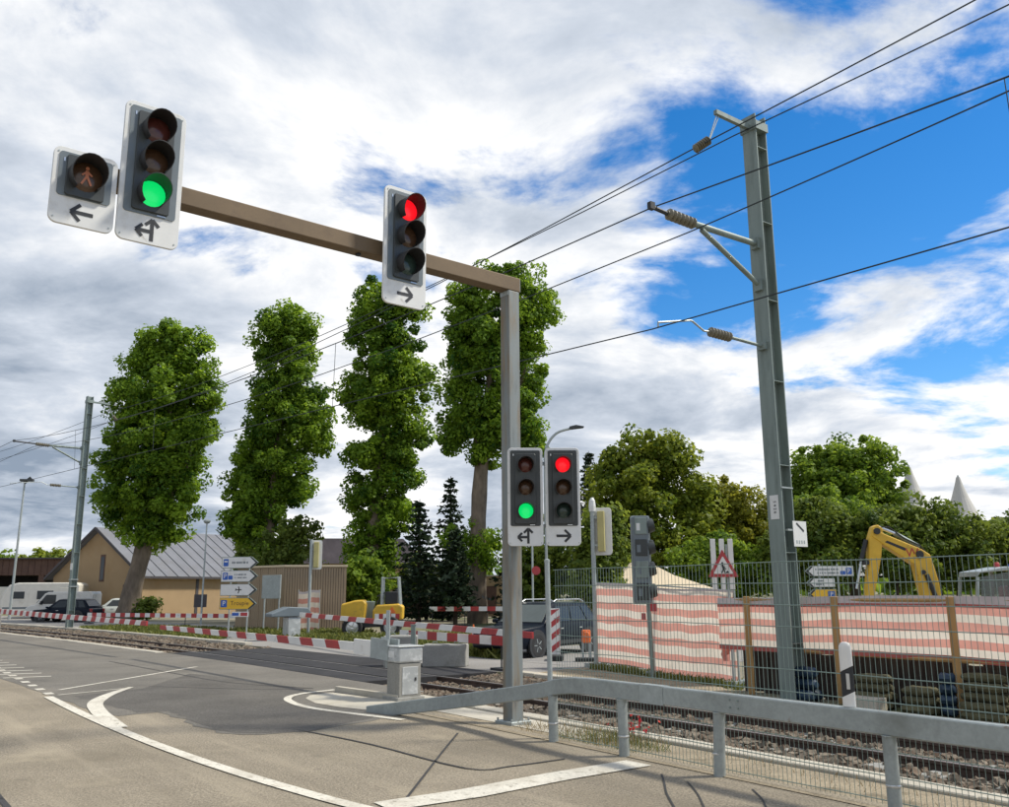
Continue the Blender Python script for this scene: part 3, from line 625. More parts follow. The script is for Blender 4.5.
signal_head(beam_pt(5.44, .34, 6.34), hz, .67, 1.64, 2, 'both', 'large green-lit signal on the beam end with ahead-and-left arrow', GS)
signal_head(beam_pt(2.09, .32, 6.31), hz, .67, 1.66, 0, 'right', 'large red-lit signal in the middle of the brown beam with right arrow', GS)
signal_head((0.285, 12.585, 3.07), R(3), .50, 1.385, 2, 'both', 'lower green-lit signal on the pole with ahead-and-left arrow', GS, k=.70, panel=M_headdk)
signal_head((0.815, 12.60, 3.07), R(1), .49, 1.385, 0, 'right', 'lower red-lit signal beside the pole with right arrow', GS, k=.70, panel=M_headdk)
br = empty('signal_bracket', (0.45, 12.80, 3.07), 0, 'steel bracket holding the two lower signals to the pole', 'bracket')
for z in (.50, -.40): MB().bar((-.42, .02, z), (.55, .03, z), .05, .05).build('cross_bar', M_galv, br)
for u in (6.07, 5.40, 2.09):
    p = beam_pt(u, .215, 6.31); hb = empty('hanger_bracket', p, hz, {6.07: 'clamp behind the walking-figure signal at the beam tip', 5.40: 'clamp behind the green-lit signal on the beam', 2.09: 'clamp behind the red-lit signal on the beam'}[u], 'bracket', 'beam clamps')
    MB().box((0, 0.0, -.03), (0.16, 0.20, 0.16)).build('clamp', M_plastic, hb)

# ------------------------------------------------------------------ overhead line
def ibeam(mb, h, bw=.30, d=.30, tf=.022, tw=.014, taper=1.0):
    for sx in (-1, 1): mb.box((sx * (d / 2 - tf / 2), 0, h / 2), (tf, bw, h))
    mb.box((0, 0, h / 2), (d - 2 * tf - .002, tw, h))
def insulator(mb, a, b, r):
    a = Vector(a); b = Vector(b); d = b - a; L = d.length; n = 7
    T = Matrix.Translation(a) @ d.to_track_quat('Z', 'Y').to_matrix().to_4x4(); pr = []
    for i in range(n):
        z = L * i / n; pr += [(r * .55, z), (r, z + L * .05), (r, z + L * .07), (r * .55, z + L * .12)]
    mb.lathe(pr + [(r * .55, L)], 10, T)
def mast(base, rz, H, z_top, zc, zr, reach, topdir, label):
    t = empty('catenary_mast', base, rz, label, 'mast', 'overhead line masts')
    mb = MB(); ibeam(mb, H); mb.build('column', M_mast, t)
    for z in [0.9 + 1.45 * i for i in range(int(H / 1.45))]:
        for y in (.0865, -.0865): MB().box((0, y, z), (.252, .125, .012)).build('stiffener', M_mast, t)
    MB().box((0, 0, .015), (.52, .52, .03)).build('base_plate', M_mast, t)
    ta = MB(); ta.bar((-.14 * topdir, 0, z_top), (-.14 * topdir - .92 * topdir, -.0, z_top + .01), .075, .085); ta.box((0, 0, z_top), (.34, .36, .16)); ta.build('feeder_arm', M_mast, t)
    i1 = MB(); x1 = -1.42 * topdir; insulator(i1, (x1 + .14 * topdir, 0, z_top - .60), (x1 - .10 * topdir, 0.12, z_top - .80), .085)
    io = i1.build('insulator', M_insul, t, smooth=True)
    MB().tube((-1.02 * topdir, 0, z_top - .02), (x1 + .14 * topdir, 0, z_top - .60), .010, n=5).tube((-.96 * topdir, 0, z_top - .02), (x1 + .16 * topdir, .02, z_top - .62), .010, n=5).build('hanger', M_galv, io)
    zi = zc - .02
    ca = MB(); ca.tube((-.14, 0, zc), (-1.78, 0, zi), .055, n=10); ca.build('cantilever_tube', M_mast, t, smooth=True)
    MB().tube((-.14, 0, zc - .78), (-1.60, 0, zi - .06), .045, n=10).build('strut', M_mast, t, smooth=True)
    i2 = MB(); insulator(i2, (-1.78, 0, zi), (-2.42, 0, zi + .02), .10); i2.build('insulator', M_insul, t, smooth=True)
    MB().tube((-2.42, 0, zi + .02), (-reach - .16, 0, zi + .05), .035, n=8).box((-reach - .12, 0, zi + .06), (.10, .08, .12)).build('end_fitting', M_plastic, t)
    for z in (zc, zc - .78, zr): MB().box((-.17, 0, z), (.10, .16, .20 if z > zr else .14)).build('clamp', M_mast, t)
    MB().tube((-.18, 0, zr), (-1.03, 0, zr + .02), .030, n=8).build('registration_tube', M_mast, t)
    i3 = MB(); insulator(i3, (-1.03, 0, zr + .02), (-1.55, 0, zr + .03), .085); i3.build('insulator', M_insul, t, smooth=True)
    MB().poly([(-1.55, 0, zr + .03), (-1.68, 0, zr + .02), (-1.95, 0, zr + .14), (-2.0, 0, zr + .14), (-reach - .08, 0, zr - .02), (-reach - .08, 0, zr - .09)], .017, 6).build('steady_arm', M_galv, t)
    return t
mr = mast(tp(0, 2.54), tang(0), 10.25, 10.02, 7.76, 5.88, 2.66, 1, 'near grey steel catenary mast with two arms beside the roadworks tarp')
MB().box((-.156, -.0, 3.10), (.008, .17, .40)).build('number_plate', M_white, mr)
text_mesh('5 4 2 6', .075, 'plate_lettering', M_black, mr, (-.1615, -.01, 3.10), (R(90), R(90), R(-90)), 'CENTER')
sgn = MB(); sgn.box((.22, -.19, 2.66), (.36, .008, .42)); sgn.build('symbol_plate', M_white, mr)
sg2 = MB(); T_ = Matrix.Translation((.22, 0, 2.75)); sg2.prism([(-.10, .075), (-.075, .095), (.11, -.03), (.095, -.06)], -.198, -.1945, T_); sg2.build('diagonal_bar', M_black, mr)
sg3 = MB()
for i in range(4): sg3.box((.12 + .065 * i, -.1955, 2.525), (.030, .002, .055))
sg3.build('small_print', M_galv, mr)
MB().box((.04, -.162, 2.72), (.25, .05, .03)).box((0, -.16, 3.42), (.30, .02, .025)).build('plate_bracket', M_galv, mr)
ml = mast(Vector((-22.06, 46.26, 0)), tang(40.8), 12.0, 11.72, 9.2, 7.15, 3.3, -1, 'distant blue-grey catenary mast left of the ochre house')
mbx = MB(); mbx.box((-.16, -.0, 3.1), (.01, .30, .34)); mbx.build('number_plate', M_white, ml)
tr_ = MB().box((.0, -.0, 2.1), (.36, .36, .05)).box((0, 0, 2.45), (.36, .36, .05)).build('band', M_galv, ml)

def wire(pts, label, r=.011, sag=0.0):
    P = []
    for a, b in zip(pts[:-1], pts[1:]):
        for i in range(10):
            t = i / 10; q = Vector(a).lerp(Vector(b), t); L = (Vector(b) - Vector(a)).length; q.z -= sag * 4 * t * (1 - t) * (L / 40) ** 2; P.append(tuple(q))
    P.append(tuple(pts[-1])); mb = MB(); mb.poly(P, r, 5); return tagp(mb.build('overhead_wire', M_cable), label, 'cable', 'overhead wires')
AL = math.cos(0)
def off_right(p, q, k): return tuple(Vector(p) + (Vector(p) - Vector(q)) * k)
# anchor points at the two masts
f1r = tp(.35, 1.10, 9.30); f2r = tp(.29, 2.34, 9.98); m1r = tp(.1, -.12, 7.84); m2r = tp(-.1, .55, 7.52); c1r = tp(.15, -.18, 5.79)
lm_ = Vector((-22.06, 46.26, 0)); nl_ = Vector((math.cos(tang(40.8)), math.sin(tang(40.8)), 0))
f1l = lm_ + nl_ * 1.45 + Vector((0, 0, 10.95)); f2l = lm_ + nl_ * 1.0 + Vector((0, 0, 11.3)); m1l = lm_ - nl_ * 3.45 + Vector((0, 0, 9.25)); m2l = lm_ - nl_ * 2.5 + Vector((0, 0, 9.05)); c1l = lm_ - nl_ * 3.3 + Vector((0, 0, 7.08))
wire([tp(-22, 1.5, 9.75), tp(-4.6, 1.62, 9.66), f1r, f1l, tp(85, 3.5, 11.5)], 'upper of the two feeder wires hung from the mast top arm', .012, .6)
wire([tp(-22, 2.3, 9.7), tp(-4.6, 2.32, 9.80), f2r, f2l, tp(85, 3.0, 11.8)], 'lower feeder wire passing the near mast head', .012, .6)
wire([tp(-22, .15, 7.3), tp(-5.4, 0.0, 7.43), m1r, m1l, tp(85, -.8, 9.3)], 'carrier wire at the tip of the main cantilever arm', .012, .7)
wire([tp(-22, .45, 7.5), tp(-5.26, .35, 7.45), m2r, m2l, tp(85, -.2, 9.1)], 'second carrier wire crossing the main cantilever tube', .011, .7)
wire([tp(-22, .2, 5.55), tp(-5.2, .1, 5.72), c1r, c1l, tp(85, -.5, 7.1)], 'lowest overhead wire held by the thin steady arm', .011, .0)
for s, a, b in ((-5.35, 7.44, 5.75), (22.0, 8.20, 6.45), (10.0, 7.72, 6.1), (31, 8.6, 6.75)):
    p0 = Vector(c1r).lerp(Vector(c1l), max(0, s) / 41.5) if s > 0 else Vector(tp(s, .08, 5.73)); q0 = Vector(m1r).lerp(Vector(m1l), max(0, s) / 41.5) if s > 0 else Vector(tp(s, 0, 7.43))
    if s > 0: q0.z -= .7 * 4 * (s / 41.5) * (1 - s / 41.5)
    tagp(MB().tube(p0, q0, .007, n=4).build('dropper_wire', M_cable), {-5.35: 'short vertical dropper wire at the right edge of the picture', 22.0: 'vertical dropper wire in front of the gap between the trees', 10.0: 'vertical dropper wire nearest behind the red-lit beam signal', 31: 'vertical dropper wire in front of the first plane trees'}[s], 'cable', 'dropper wires')

# ------------------------------------------------------------------ guardrail, fence, delineator
GO = -2.95
gr = empty('guardrail', tuple(tp(0, GO)), 0, 'galvanised box-beam guardrail on round posts, ramped to the ground at its left end', 'guardrail'); GB = Vector(tp(0, GO))
def gz(s):
    if s < -1.3: return 0.78
    if s < -.45: t = (s + 1.3) / .85; return .78 - .11 * t * t
    return .67 - (s + .45) * .158
rings = []
for s in [-14 + .7 * i for i in range(18)] + [-1.3, -1.0, -.7, -.45, -.1, .4, 1.0, 1.8, 2.5, 2.9, 3.2]:
    z = gz(s); h = .185; oo = GO - .16 * max(0, s) * min(1, s / 3.5)
    rings.append([tp(s, oo - .05, z - h) - GB, tp(s, oo + .05, z - h) - GB, tp(s, oo + .05, z) - GB, tp(s, oo - .05, z) - GB])
b_ = MB(); b_.loft(rings); b_.build('beam', M_guard, gr, bevel=.010, seg=1)
for s in (-2.35, -6.6):
    MB().box((0, 0, 0), (.112, .34, .193)).build('splice_sleeve', M_galv, gr).matrix_local = Matrix.Translation(tp(s, GO, .6875) - GB) @ Matrix.Rotation(tang(s), 4, 'Z')
for s in (-3.42, -3.52, -6.7, -6.5):
    for z in (.66, .73): MB().tube(tp(s, GO - .050, z) - GB, tp(s, GO - .058, z) - GB, .010, n=6).build('bolt', M_mast, gr)
for s, lean in ((-.62, 0), (-1.85, .01), (-3.2, -.03), (-5.05, 0), (-7.2, 0), (-9.4, 0), (-11.6, 0)):
    zt = gz(s) - .19; pm = MB(); p = tp(s, GO) - GB; q = tp(s + lean, GO, zt) - GB; pm.tube(p, q, .057, n=14)
    po = pm.build('post', M_guard, gr, smooth=True)
    MB().lathe([(.060, .20), (.063, .205), (.063, .215), (.060, .22)], 14, Matrix.Translation(p), closed=True).build('band', M_chrome, po)
    MB().box(tuple(q + Vector((0, 0, .004))), (.12, .12, .01)).build('cap_plate', M_galv, po)
dl = empty('delineator_post', tuple(tp(-4.70, GO + .005, .784)), tang(-4.7) - R(90) + R(20), 'white reflector post with slanted black band standing on the guardrail', 'delineator')
def dring(z, kx=1): return [(math.cos(a) * .055 * kx, math.sin(a) * .028 * kx, z) for a in [2 * math.pi * i / 14 for i in range(14)]]
def dcut(f): return [(x, y, f(x)) for x, y, _ in dring(0)]
MB().loft([dring(0), dcut(lambda x: .07 + .5 * x + .03)]).build('lower_part', M_wht, dl, smooth=True)
MB().loft([dcut(lambda x: .102 + .5 * x), dcut(lambda x: .31 + .5 * x)]).build('black_band', M_black, dl, smooth=True)
MB().loft([dcut(lambda x: .312 + .5 * x), dring(.46), dring(.50, .93), dring(.525, .70), dring(.535, .3)]).build('upper_part', M_wht, dl, smooth=True)
MB().box((.012, -.030, .21), (.028, .006, .13)).build('reflector', M_chrome, dl)

FO = -2.82
fe = empty('mesh_fence', tuple(tp(0, FO)), 0, 'tall fine-meshed steel wire fence behind the guardrail', 'fence'); FB = Vector(tp(0, FO))
p = tp(-.42, FO) - FB; MB().tube(p, p + Vector((-.02, 0, 2.13)), .033, n=10).build('post', M_galv, fe, smooth=True)
MB().lathe([(.036, 2.12), (.036, 2.15), (.01, 2.165)], 10, Matrix.Translation(p + Vector((-.02, 0, 0)))).build('post_cap', M_galv, fe)
def mesh_wires(s0, s1, off, z0, z1, B, parent, pitch=.05, rows=10, rv=.0026, rh=.0046):
    mb = MB(); s = s0
    while s < s1:
        mb.tube(tp(s, off, z0) - B, tp(s, off, z1) - B, rv, n=4, caps=False); s += pitch
    mb.build('vertical_wires', M_wire, parent, fix=False)['kind'] = 'stuff'
    for i in range(rows + 1):
        z = z0 + .03 + (z1 - z0 - .04) * i / rows; hb = MB()
        hb.poly([tp(s0 + (s1 - s0) * j / 6, off - .008, z + (.012 * math.sin(j + i) if 0 < j < 6 else 0) * .4) - B for j in range(7)], rh, 5)
        hb.build('horizontal_wire', M_wire, parent, fix=False)
mesh_wires(-3.0, -.52, FO, .02, 2.03, FB, fe); mesh_wires(-5.6, -3.0, FO, .02, 2.03, FB, fe); mesh_wires(-8.3, -5.6, FO, .02, 2.03, FB, fe)
p = tp(-8.35, FO) - FB; MB().tube(p, p + Vector((0, 0, 2.1)), .033, n=10).build('post', M_galv, fe, smooth=True)

# ------------------------------------------------------------------ crossing barriers
def boom(root, a, b, w0, w1, d0, d1, stripes, y=0):
    """red-white tapered boom from a to b"""
    a = Vector(a); b = Vector(b); n = stripes
    for i in range(n):
        t0, t1 = i / n, (i + 1) / n; mb = MB(); q0 = a.lerp(b, t0); q1 = a.lerp(b, t1); d = (b - a).normalized(); sx = Vector((d.y, -d.x, 0)).normalized(); L = (b - a).length
        sk = .10 / L
        def rg(t, skew):
            q = a.lerp(b, t); hw = (w0 + (w1 - w0) * t) / 2; hd = (d0 + (d1 - d0) * t) / 2; s_ = d * (.05 if skew else 0)
            return [q - sx * hw - Vector((0, 0, hd)) - s_, q + sx * hw - Vector((0, 0, hd)) - s_, q + sx * hw + Vector((0, 0, hd)) + s_, q - sx * hw + Vector((0, 0, hd)) + s_]
        mb.loft([rg(t0, i > 0), rg(t1, i < n - 1)]); mb.build('boom_section', M_red if i % 2 else M_wht, root)
cb = Vector((-1.72, 15.55, 0)); crz = tang(4.2)
bar1 = empty('level_crossing_barrier', cb, 0, 'near lowered barrier with red-white boom and grey drive box beside the guardrail end', 'barrier', 'level crossing barriers')
rot = lambda m: [setattr(o, 'rotation_euler', (0, 0, crz)) for o in [m]]
rot(MB().box((0, 0, .30), (.42, .40, .60)).build('drive_box', M_cabinet, bar1, bevel=.012))
rot(MB().box((0, 0, .73), (.47, .44, .25)).build('housing', M_housing, bar1, bevel=.03))
rot(MB().box((0, 0, .866), (.50, .47, .022)).build('lid', M_housing, bar1, bevel=.01))
rot(MB().box((0, .0, .0), (.52, .50, .12)).build('plinth', M_conc_g, bar1, bevel=.01))
rot(MB().box((0, -.2035, .32), (.30, .007, .44)).build('door', M_housing, bar1, bevel=.003, seg=1)); rot(MB().box((.10, -.211, .34), (.03, .012, .05)).build('lock', M_plastic, bar1)); rot(MB().box((-.2115, .02, .30), (.004, .24, .40)).build('side_panel', M_cabinet, bar1))
rot(MB().box((-.2365, .03, .74), (.004, .20, .11)).build('sticker', M_white, bar1))
tip = tp(16.7, -2.35, .84) - cb; root_ = tp(4.75, -2.35, .86) - cb
yk = MB(); 
for k in (-.10, .10):
    a = tp(4.35, -2.35 + k, .80) - cb; c = tp(4.95, -2.35 + k, .82) - cb; yk.bar(a, c, .03, .34)
yk.bar(tp(4.55, -2.35, .50) - cb, tp(4.55, -2.35, 1.45) - cb, .06, .10); yk.build('yoke', M_galv, bar1)
pl = MB(); pl.bar(tp(4.85, -2.35, .79) - cb, tp(5.75, -2.35, .80) - cb, .05, .27); pl.build('boom_root', M_wht, bar1, bevel=.01)
boom(bar1, tp(5.752, -2.35, .80) - cb, tip, .05, .045, .15, .11, 20)
cbl = tp(36.0, -2.4); bar2 = empty('level_crossing_barrier', cbl, 0, 'left lowered barrier boom reaching in from the left edge', 'barrier', 'level crossing barriers')
rot(MB().box((0, 0, .45), (.46, .46, .9)).build('drive_box', M_cabinet, bar2, bevel=.02))
boom(bar2, tp(35.8, -2.4, 1.03) - cbl, tp(17.7, -2.4, .92) - cbl, .05, .045, .2, .13, 40)
cbf = Vector((-8.0, 34.2, 0)); bar3 = empty('level_crossing_barrier', cbf, 0, 'far lowered barrier with grey counterweight box in front of the plank shed', 'barrier', 'level crossing barriers')
rot(MB().box((0, 0, .42), (.50, .50, .84)).build('drive_box', M_housing, bar3, bevel=.02))
hd = MB(); hd.prism([(-.95, .86), (.55, .86), (.65, 1.0), (.5, 1.18), (-.25, 1.22), (-.95, .98)], -.3, .3); rot(hd.build('counterweight', M_headgrey, bar3, bevel=.03))
fa = Vector((-7.5, 33.3, .95)); fb_ = Vector((.55, 18.9, .86))
boom(bar3, fa - cbf, fb_ - cbf, .05, .045, .15, .13, 22)
for (x, y), h, lb in (((-1.98, 19.6), 1.05, 'short grey steel post beside the concrete block, right of the boom root'),):
    po = empty('steel_post', (x, y, 0), 0, lb, 'post'); MB().bar((0, 0, 0), (0, 0, h), .10, .10).build('shaft', M_mast, po, bevel=.01); MB().box((0, 0, h + .01), (.12, .12, .02)).build('cap', M_mast, po)
# concrete blocks beyond the drive box
for c, sz, rz, lb in ((Vector((-1.45, 22.1, 0)), (1.05, .5, .52), R(-6), 'long dark concrete block behind the drive box'), (Vector((-2.55, 22.3, 0)), (.8, .6, .72), R(4), 'paler short concrete block left of the long one')):
    cbk = empty('concrete_block', c, rz, lb, 'block', 'concrete blocks'); MB().box((0, 0, sz[2] / 2), sz).build('body', M_conc_g, cbk, bevel=.03)
    for y in (-sz[0] * .25, sz[0] * .25): MB().poly([(y - .06, 0, sz[2] - .02), (y - .05, 0, sz[2] + .05), (y + .05, 0, sz[2] + .05), (y + .06, 0, sz[2] - .02)], .012, 6).build('lifting_loop', M_mast, cbk)

# striped planks of the road works
def plank_barrier(a, b, z0, hgt, n, label, legs=True):
    a = Vector((*a, 0)); b = Vector((*b, 0)); t = empty('plank_barrier', a, 0, label, 'barrier', 'red and white plank barriers'); d = b - a; L = d.length; d.normalize(); rz = math.atan2(d.y, d.x)
    for i in range(n):
        u0, u1 = L * i / n, L * (i + 1) / n; mb = MB(); mb.box(tuple(d * ((u0 + u1) / 2) + Vector((0, 0, z0 + hgt / 2))), (u1 - u0 - .002, .03, hgt), rz); mb.build('plank_section', M_red if i % 2 else M_wht, t)
    nn = Vector((-d.y, d.x, 0))
    for u in ([.15, L - .15] if L < 5 else [.15, L * .33, L * .66, L - .15]):
        p_ = d * u + nn * .035; MB().bar(p_, p_ + Vector((0, 0, z0 + hgt)), .035, .035).box(tuple(p_ + Vector((0, 0, .03))), (.5, .28, .06), rz).build('stand', M_plastic, t)
    return t
plank_barrier((-2.85, 24.7), (-.05, 20.7), .55, .20, 10, 'low red-white plank barrier under the far boom beside the dark car')
plank_barrier((-24.5, 53.5), (-13.9, 48.0), .42, .22, 30, 'long distant red-white plank barrier in front of the ochre house')
plank_barrier((-3.9, 46.5), (1.6, 45.2), .75, .22, 13, 'distant red-white plank barrier behind the last plane trunk')
# ------------------------------------------------------------------ roadworks: tarps, posts, signs
def striped_sheet(name, a, b, za, zb2, bands, parent, B, amp=.03, nx=40, seed=1):
    """bands: list of (fraction height, material index); a sheet hung between two points, with folds and a little thickness"""
    a = Vector(a); b = Vector(b); d = (b - a).normalized(); nn = Vector((-d.y, d.x, 0)); rg = random.Random(seed); ph = [rg.uniform(0, 6) for _ in range(4)]
    ys = [0.0]
    for fr_, _ in bands: ys.append(ys[-1] + fr_)
    ys = [y / ys[-1] for y in ys]; rows = []; mi = []
    for i, (fr_, mt_) in enumerate(bands):
        rows += [ys[i], (ys[i] + ys[i + 1]) / 2] if i < len(bands) - 1 else [ys[i], (ys[i] + ys[i + 1]) / 2, 1.0]
        mi += [mt_, mt_]
    vs = []; fs = []; ms = []; k = len(rows)
    for side in (0,):
        for i in range(nx + 1):
            u = i / nx; p = a.lerp(b, u); z0 = za[0] + (za[1] - za[0]) * u; z1 = zb2[0] + (zb2[1] - zb2[0]) * u
            for r_ in rows:
                f = amp * (math.sin(u * 23 + ph[0] + r_ * 2) * .5 + math.sin(u * 51 + ph[1]) * .25 + math.sin(r_ * 7 + ph[2] + u * 6) * .5)
                sagz = .018 * math.sin(u * 31 + ph[3]) * (1 - abs(2 * r_ - 1)) + .02 * math.sin(u * 9 + ph[1])
                vs.append(tuple(p + nn * (f + .004 * side) + Vector((0, 0, z0 + (z1 - z0) * r_ + sagz)) - B))
    for side in (0,):
        o_ = side * (nx + 1) * k
        for i in range(nx):
            for j in range(k - 1):
                q = (o_ + i * k + j, o_ + (i + 1) * k + j, o_ + (i + 1) * k + j + 1, o_ + i * k + j + 1); fs.append(q if side == 0 else q[::-1]); ms.append(mi[j])
    me = bpy.data.meshes.new(name); me.from_pydata(vs, [], fs)
    for m_ in (M_tarp_w, M_tarp_r, M_tarp_hem, M_tarp_top): me.materials.append(m_)
    me.polygons.foreach_set('material_index', ms); me.polygons.foreach_set('use_smooth', [True] * len(ms)); me.update()
    return link_mesh(name, me, None, parent)
A1 = tp(6.72, 4.48); B1 = tp(1.98, 3.62)
tf = empty('tarp_fence', A1, 0, 'tall site fence covered with a red and white striped tarp', 'fence')
striped_sheet('striped_tarp', A1, B1, (.14, .06), (1.93, 1.72), [(.6, 1), (1, 0), (.8, 1), (1, 0), (.9, 1), (.9, 0), (1, 1), (.9, 0), (.9, 1), (.9, 0), (.9, 1), (.5, 0), (.25, 3)], tf, A1, .035, 48, 2)
for u in (0.0, .5, 1.0):
    q = A1.lerp(B1, u) - A1 + Vector((.04, .06, 0)); MB().tube(q, q + Vector((0, 0, 1.95 - .2 * u)), .022, n=8).box(tuple(q + Vector((0, 0, .05))), (.6, .22, .10), tang(4)).build('stand_pole', M_galv, tf)
MB().poly([Vector((.04, .06, 1.93)), A1.lerp(B1, .5) - A1 + Vector((.04, .06, 1.85)), B1 - A1 + Vector((.04, .06, 1.73))], .018, 6).build('top_rail', M_galv, tf)
MB().poly([Vector((.04, .06, .13)), B1 - A1 + Vector((.04, .06, .1))], .016, 6).build('bottom_rail', M_galv, tf)
MB().box(tuple(A1.lerp(B1, .42) - A1 + Vector((-.05, -.06, 1.2))), (.12, .01, .14), tang(4) + R(90)).build('red_tag', M_redsign, tf)
A2 = tp(1.72, 2.88); B2 = tp(-7.5, 2.85)
t2 = empty('tarp_railing', A2, 0, 'low timber railing hung with a red and white striped tarp along the pit', 'fence')
striped_sheet('striped_tarp', A2, B2, (.74, .70), (1.63, 1.65), [(.7, 2), (.9, 0), (1, 1), (1, 0), (1.1, 1), (1, 0), (.9, 1), (.4, 2), (1.0, 3)], t2, A2, .028, 70, 5)
for s in (1.02, -.7, -2.57, -4.4, -6.3):
    q = tp(s, 2.79); MB().bar(q - A2 + Vector((0, 0, 0)), q - A2 + Vector((0, 0, 1.64)), .10, .05).build('batten', M_batten, t2, bevel=.005, seg=1)
MB().poly([tp(1.5, 2.9, 1.58) - A2, tp(-7.6, 2.9, 1.6) - A2], .03, 6).poly([tp(1.5, 2.9, .76) - A2, tp(-7.6, 2.9, .74) - A2], .03, 6).build('rail', M_batten, t2)
# crumpled tarp end where the two tarps meet
cr_ = MB(); rgc = random.Random(4); rr_ = []
for i in range(9):
    z = .50 + .115 * i; c = tp(1.70 + .05 * math.sin(i * 1.7), 3.02, z); rr_.append([c + Vector((math.cos(a) * (.055 + .03 * math.sin(i * 1.3 + a * 2)), math.sin(a) * .04, 0)) for a in [2 * math.pi * j / 9 for j in range(9)]])
cr_.loft(rr_); tagp(cr_.build('tarp_roll', M_tarp_r, smooth=True), 'crumpled gathered tarp end hanging where the two striped tarps meet', 'tarp')
# pit sheeting behind / under the railing and stored material
sp_ = empty('sheet_pile_wall', tuple(tp(1.4, 3.12)), 0, 'dark steel sheet-pile wall lining the pit under the railing', 'wall'); SB = Vector(tp(1.4, 3.12)); spm = None
for i in range(46):
    s = 1.35 - .2 * i
    if spm is None:
        pp = [(-.098, -.03), (-.06, -.03), (-.03, .03), (.03, .03), (.06, -.03), (.098, -.03), (.098, -.045), (.055, -.045), (.025, .015), (-.025, .015), (-.055, -.045), (-.098, -.045)]
        mb = MB(); mb.loft([[Vector((x, y, z)) for x, y in pp] for z in (0, .74)]); o = spm = mb.build('pile', M_pile, sp_)
    else: o = spm.copy(); COL.objects.link(o)
    o.location = tp(s, 3.12, 0.0 + .02 * math.sin(i * 2.1)) - SB; o.rotation_euler = (0, 0, tang(s) + R(90)); o.scale = (1, 1, random.uniform(.93, 1.02))
def bundle(s, off, ln, r, rows, m, label, rzx=0.0):
    t = empty('bundle', tuple(tp(s, off)), tang(s) + R(90) + rzx, label, 'bundle', 'bundles stored by the pit'); rg = random.Random(int(s * 100)); i = 0
    for k, cnt in enumerate(rows):
        for j in range(cnt):
            rr = []; z = r * .80 + k * r * 1.45; y = (j - (cnt - 1) / 2) * r * 1.7
            for u in range(8):
                x = -ln / 2 + ln * u / 7; kk = 1.0 if 0 < u < 7 else .55
                rr.append([(x + rg.uniform(-.01, .01), y + r * .95 * kk * math.cos(a) * rg.uniform(.85, 1.12), z + r * .8 * kk * math.sin(a) * rg.uniform(.85, 1.08)) for a in [2 * math.pi * q / 9 for q in range(9)]])
            mb = MB(); mb.loft(rr); mb.build('sack', m, t, smooth=True)
bundle(-1.35, 2.66, .52, .085, [3, 3, 2, 2], M_olive, 'olive sack pile left of the others behind the mesh')
bundle(-2.08, 2.66, .46, .085, [3, 2, 2], M_olive, 'lower olive sack pile in the middle behind the mesh')
bundle(-3.0, 2.66, .60, .085, [3, 3, 2, 2, 1], M_olive, 'olive sack pile nearest the right edge')
bundle(-.15, 2.68, .40, .12, [2, 1, 1], M_blue, 'blue wrapped bundle just right of the near mast')
bundle(-2.45, 2.72, .22, .10, [1, 1, 1, 1], M_blue, 'small blue bundle between the olive sack piles')
cs = empty('concrete_slab', tuple(tp(-1.35, 2.38)), tang(-1.35), 'small pale concrete slab lying at the foot of the sacks', 'slab'); MB().box((0, 0, .10), (.30, .55, .2)).build('slab', M_conc, cs, bevel=.02)
# warning sign on three white boards
ws = empty('roadworks_sign', tuple(tp(1.95, 3.35)), R(6), 'red triangular roadworks warning sign mounted on three white boards', 'sign')
for x in (-.17, .0, .17): MB().box((x, .03, 2.23), (.095, .025, .94)).build('white_board', M_wht, ws, bevel=.004, seg=1)
MB().tube((.10, .06, 0), (.10, .06, 2.6), .022, n=8).build('post', M_galv, ws); MB().bar((-.2, .05, 2.0), (.2, .05, 2.0), .03, .03).build('cross_bar', M_galv, ws)
def tri(r, cz, top=1.0):
    pts = []
    for a0 in (90, 210, 330):
        for da in (-18, 0, 18):
            a = R(a0 + da); rr = r * (1 - (.06 if da else .0)); pts.append((rr * math.cos(R(a0)) + .045 * math.cos(a), cz + rr * math.sin(R(a0)) + .045 * math.sin(a)))
    return pts
MB().prism(tri(.29, 2.16), .004, .016).build('red_border', M_redsign, ws); MB().prism(tri(.165, 2.16), -.002, .0035).build('white_field', M_wht, ws)
fg = MB(); seg(fg, (-.02, 2.25), (.01, 2.13), .055, -.006, -.0025); seg(fg, (.01, 2.15), (-.05, 2.03), .03, -.0065, -.0025); seg(fg, (.01, 2.15), (.04, 2.03), .03, -.007, -.0025); seg(fg, (-.01, 2.22), (.07, 2.13), .025, -.0075, -.0025)
fg.prism([(-.02 + .028 * math.cos(R(a)), 2.29 + .028 * math.sin(R(a))) for a in range(0, 360, 45)], -.006, -.0025); fg.prism([(.05, 2.03), (.16, 2.03), (.11, 2.10)], -.006, -.0025); fg.v = [(x * .72, y, 2.14 + (z - 2.14) * .72) for x, y, z in fg.v]; fg.build('digger_figure', M_black, ws)

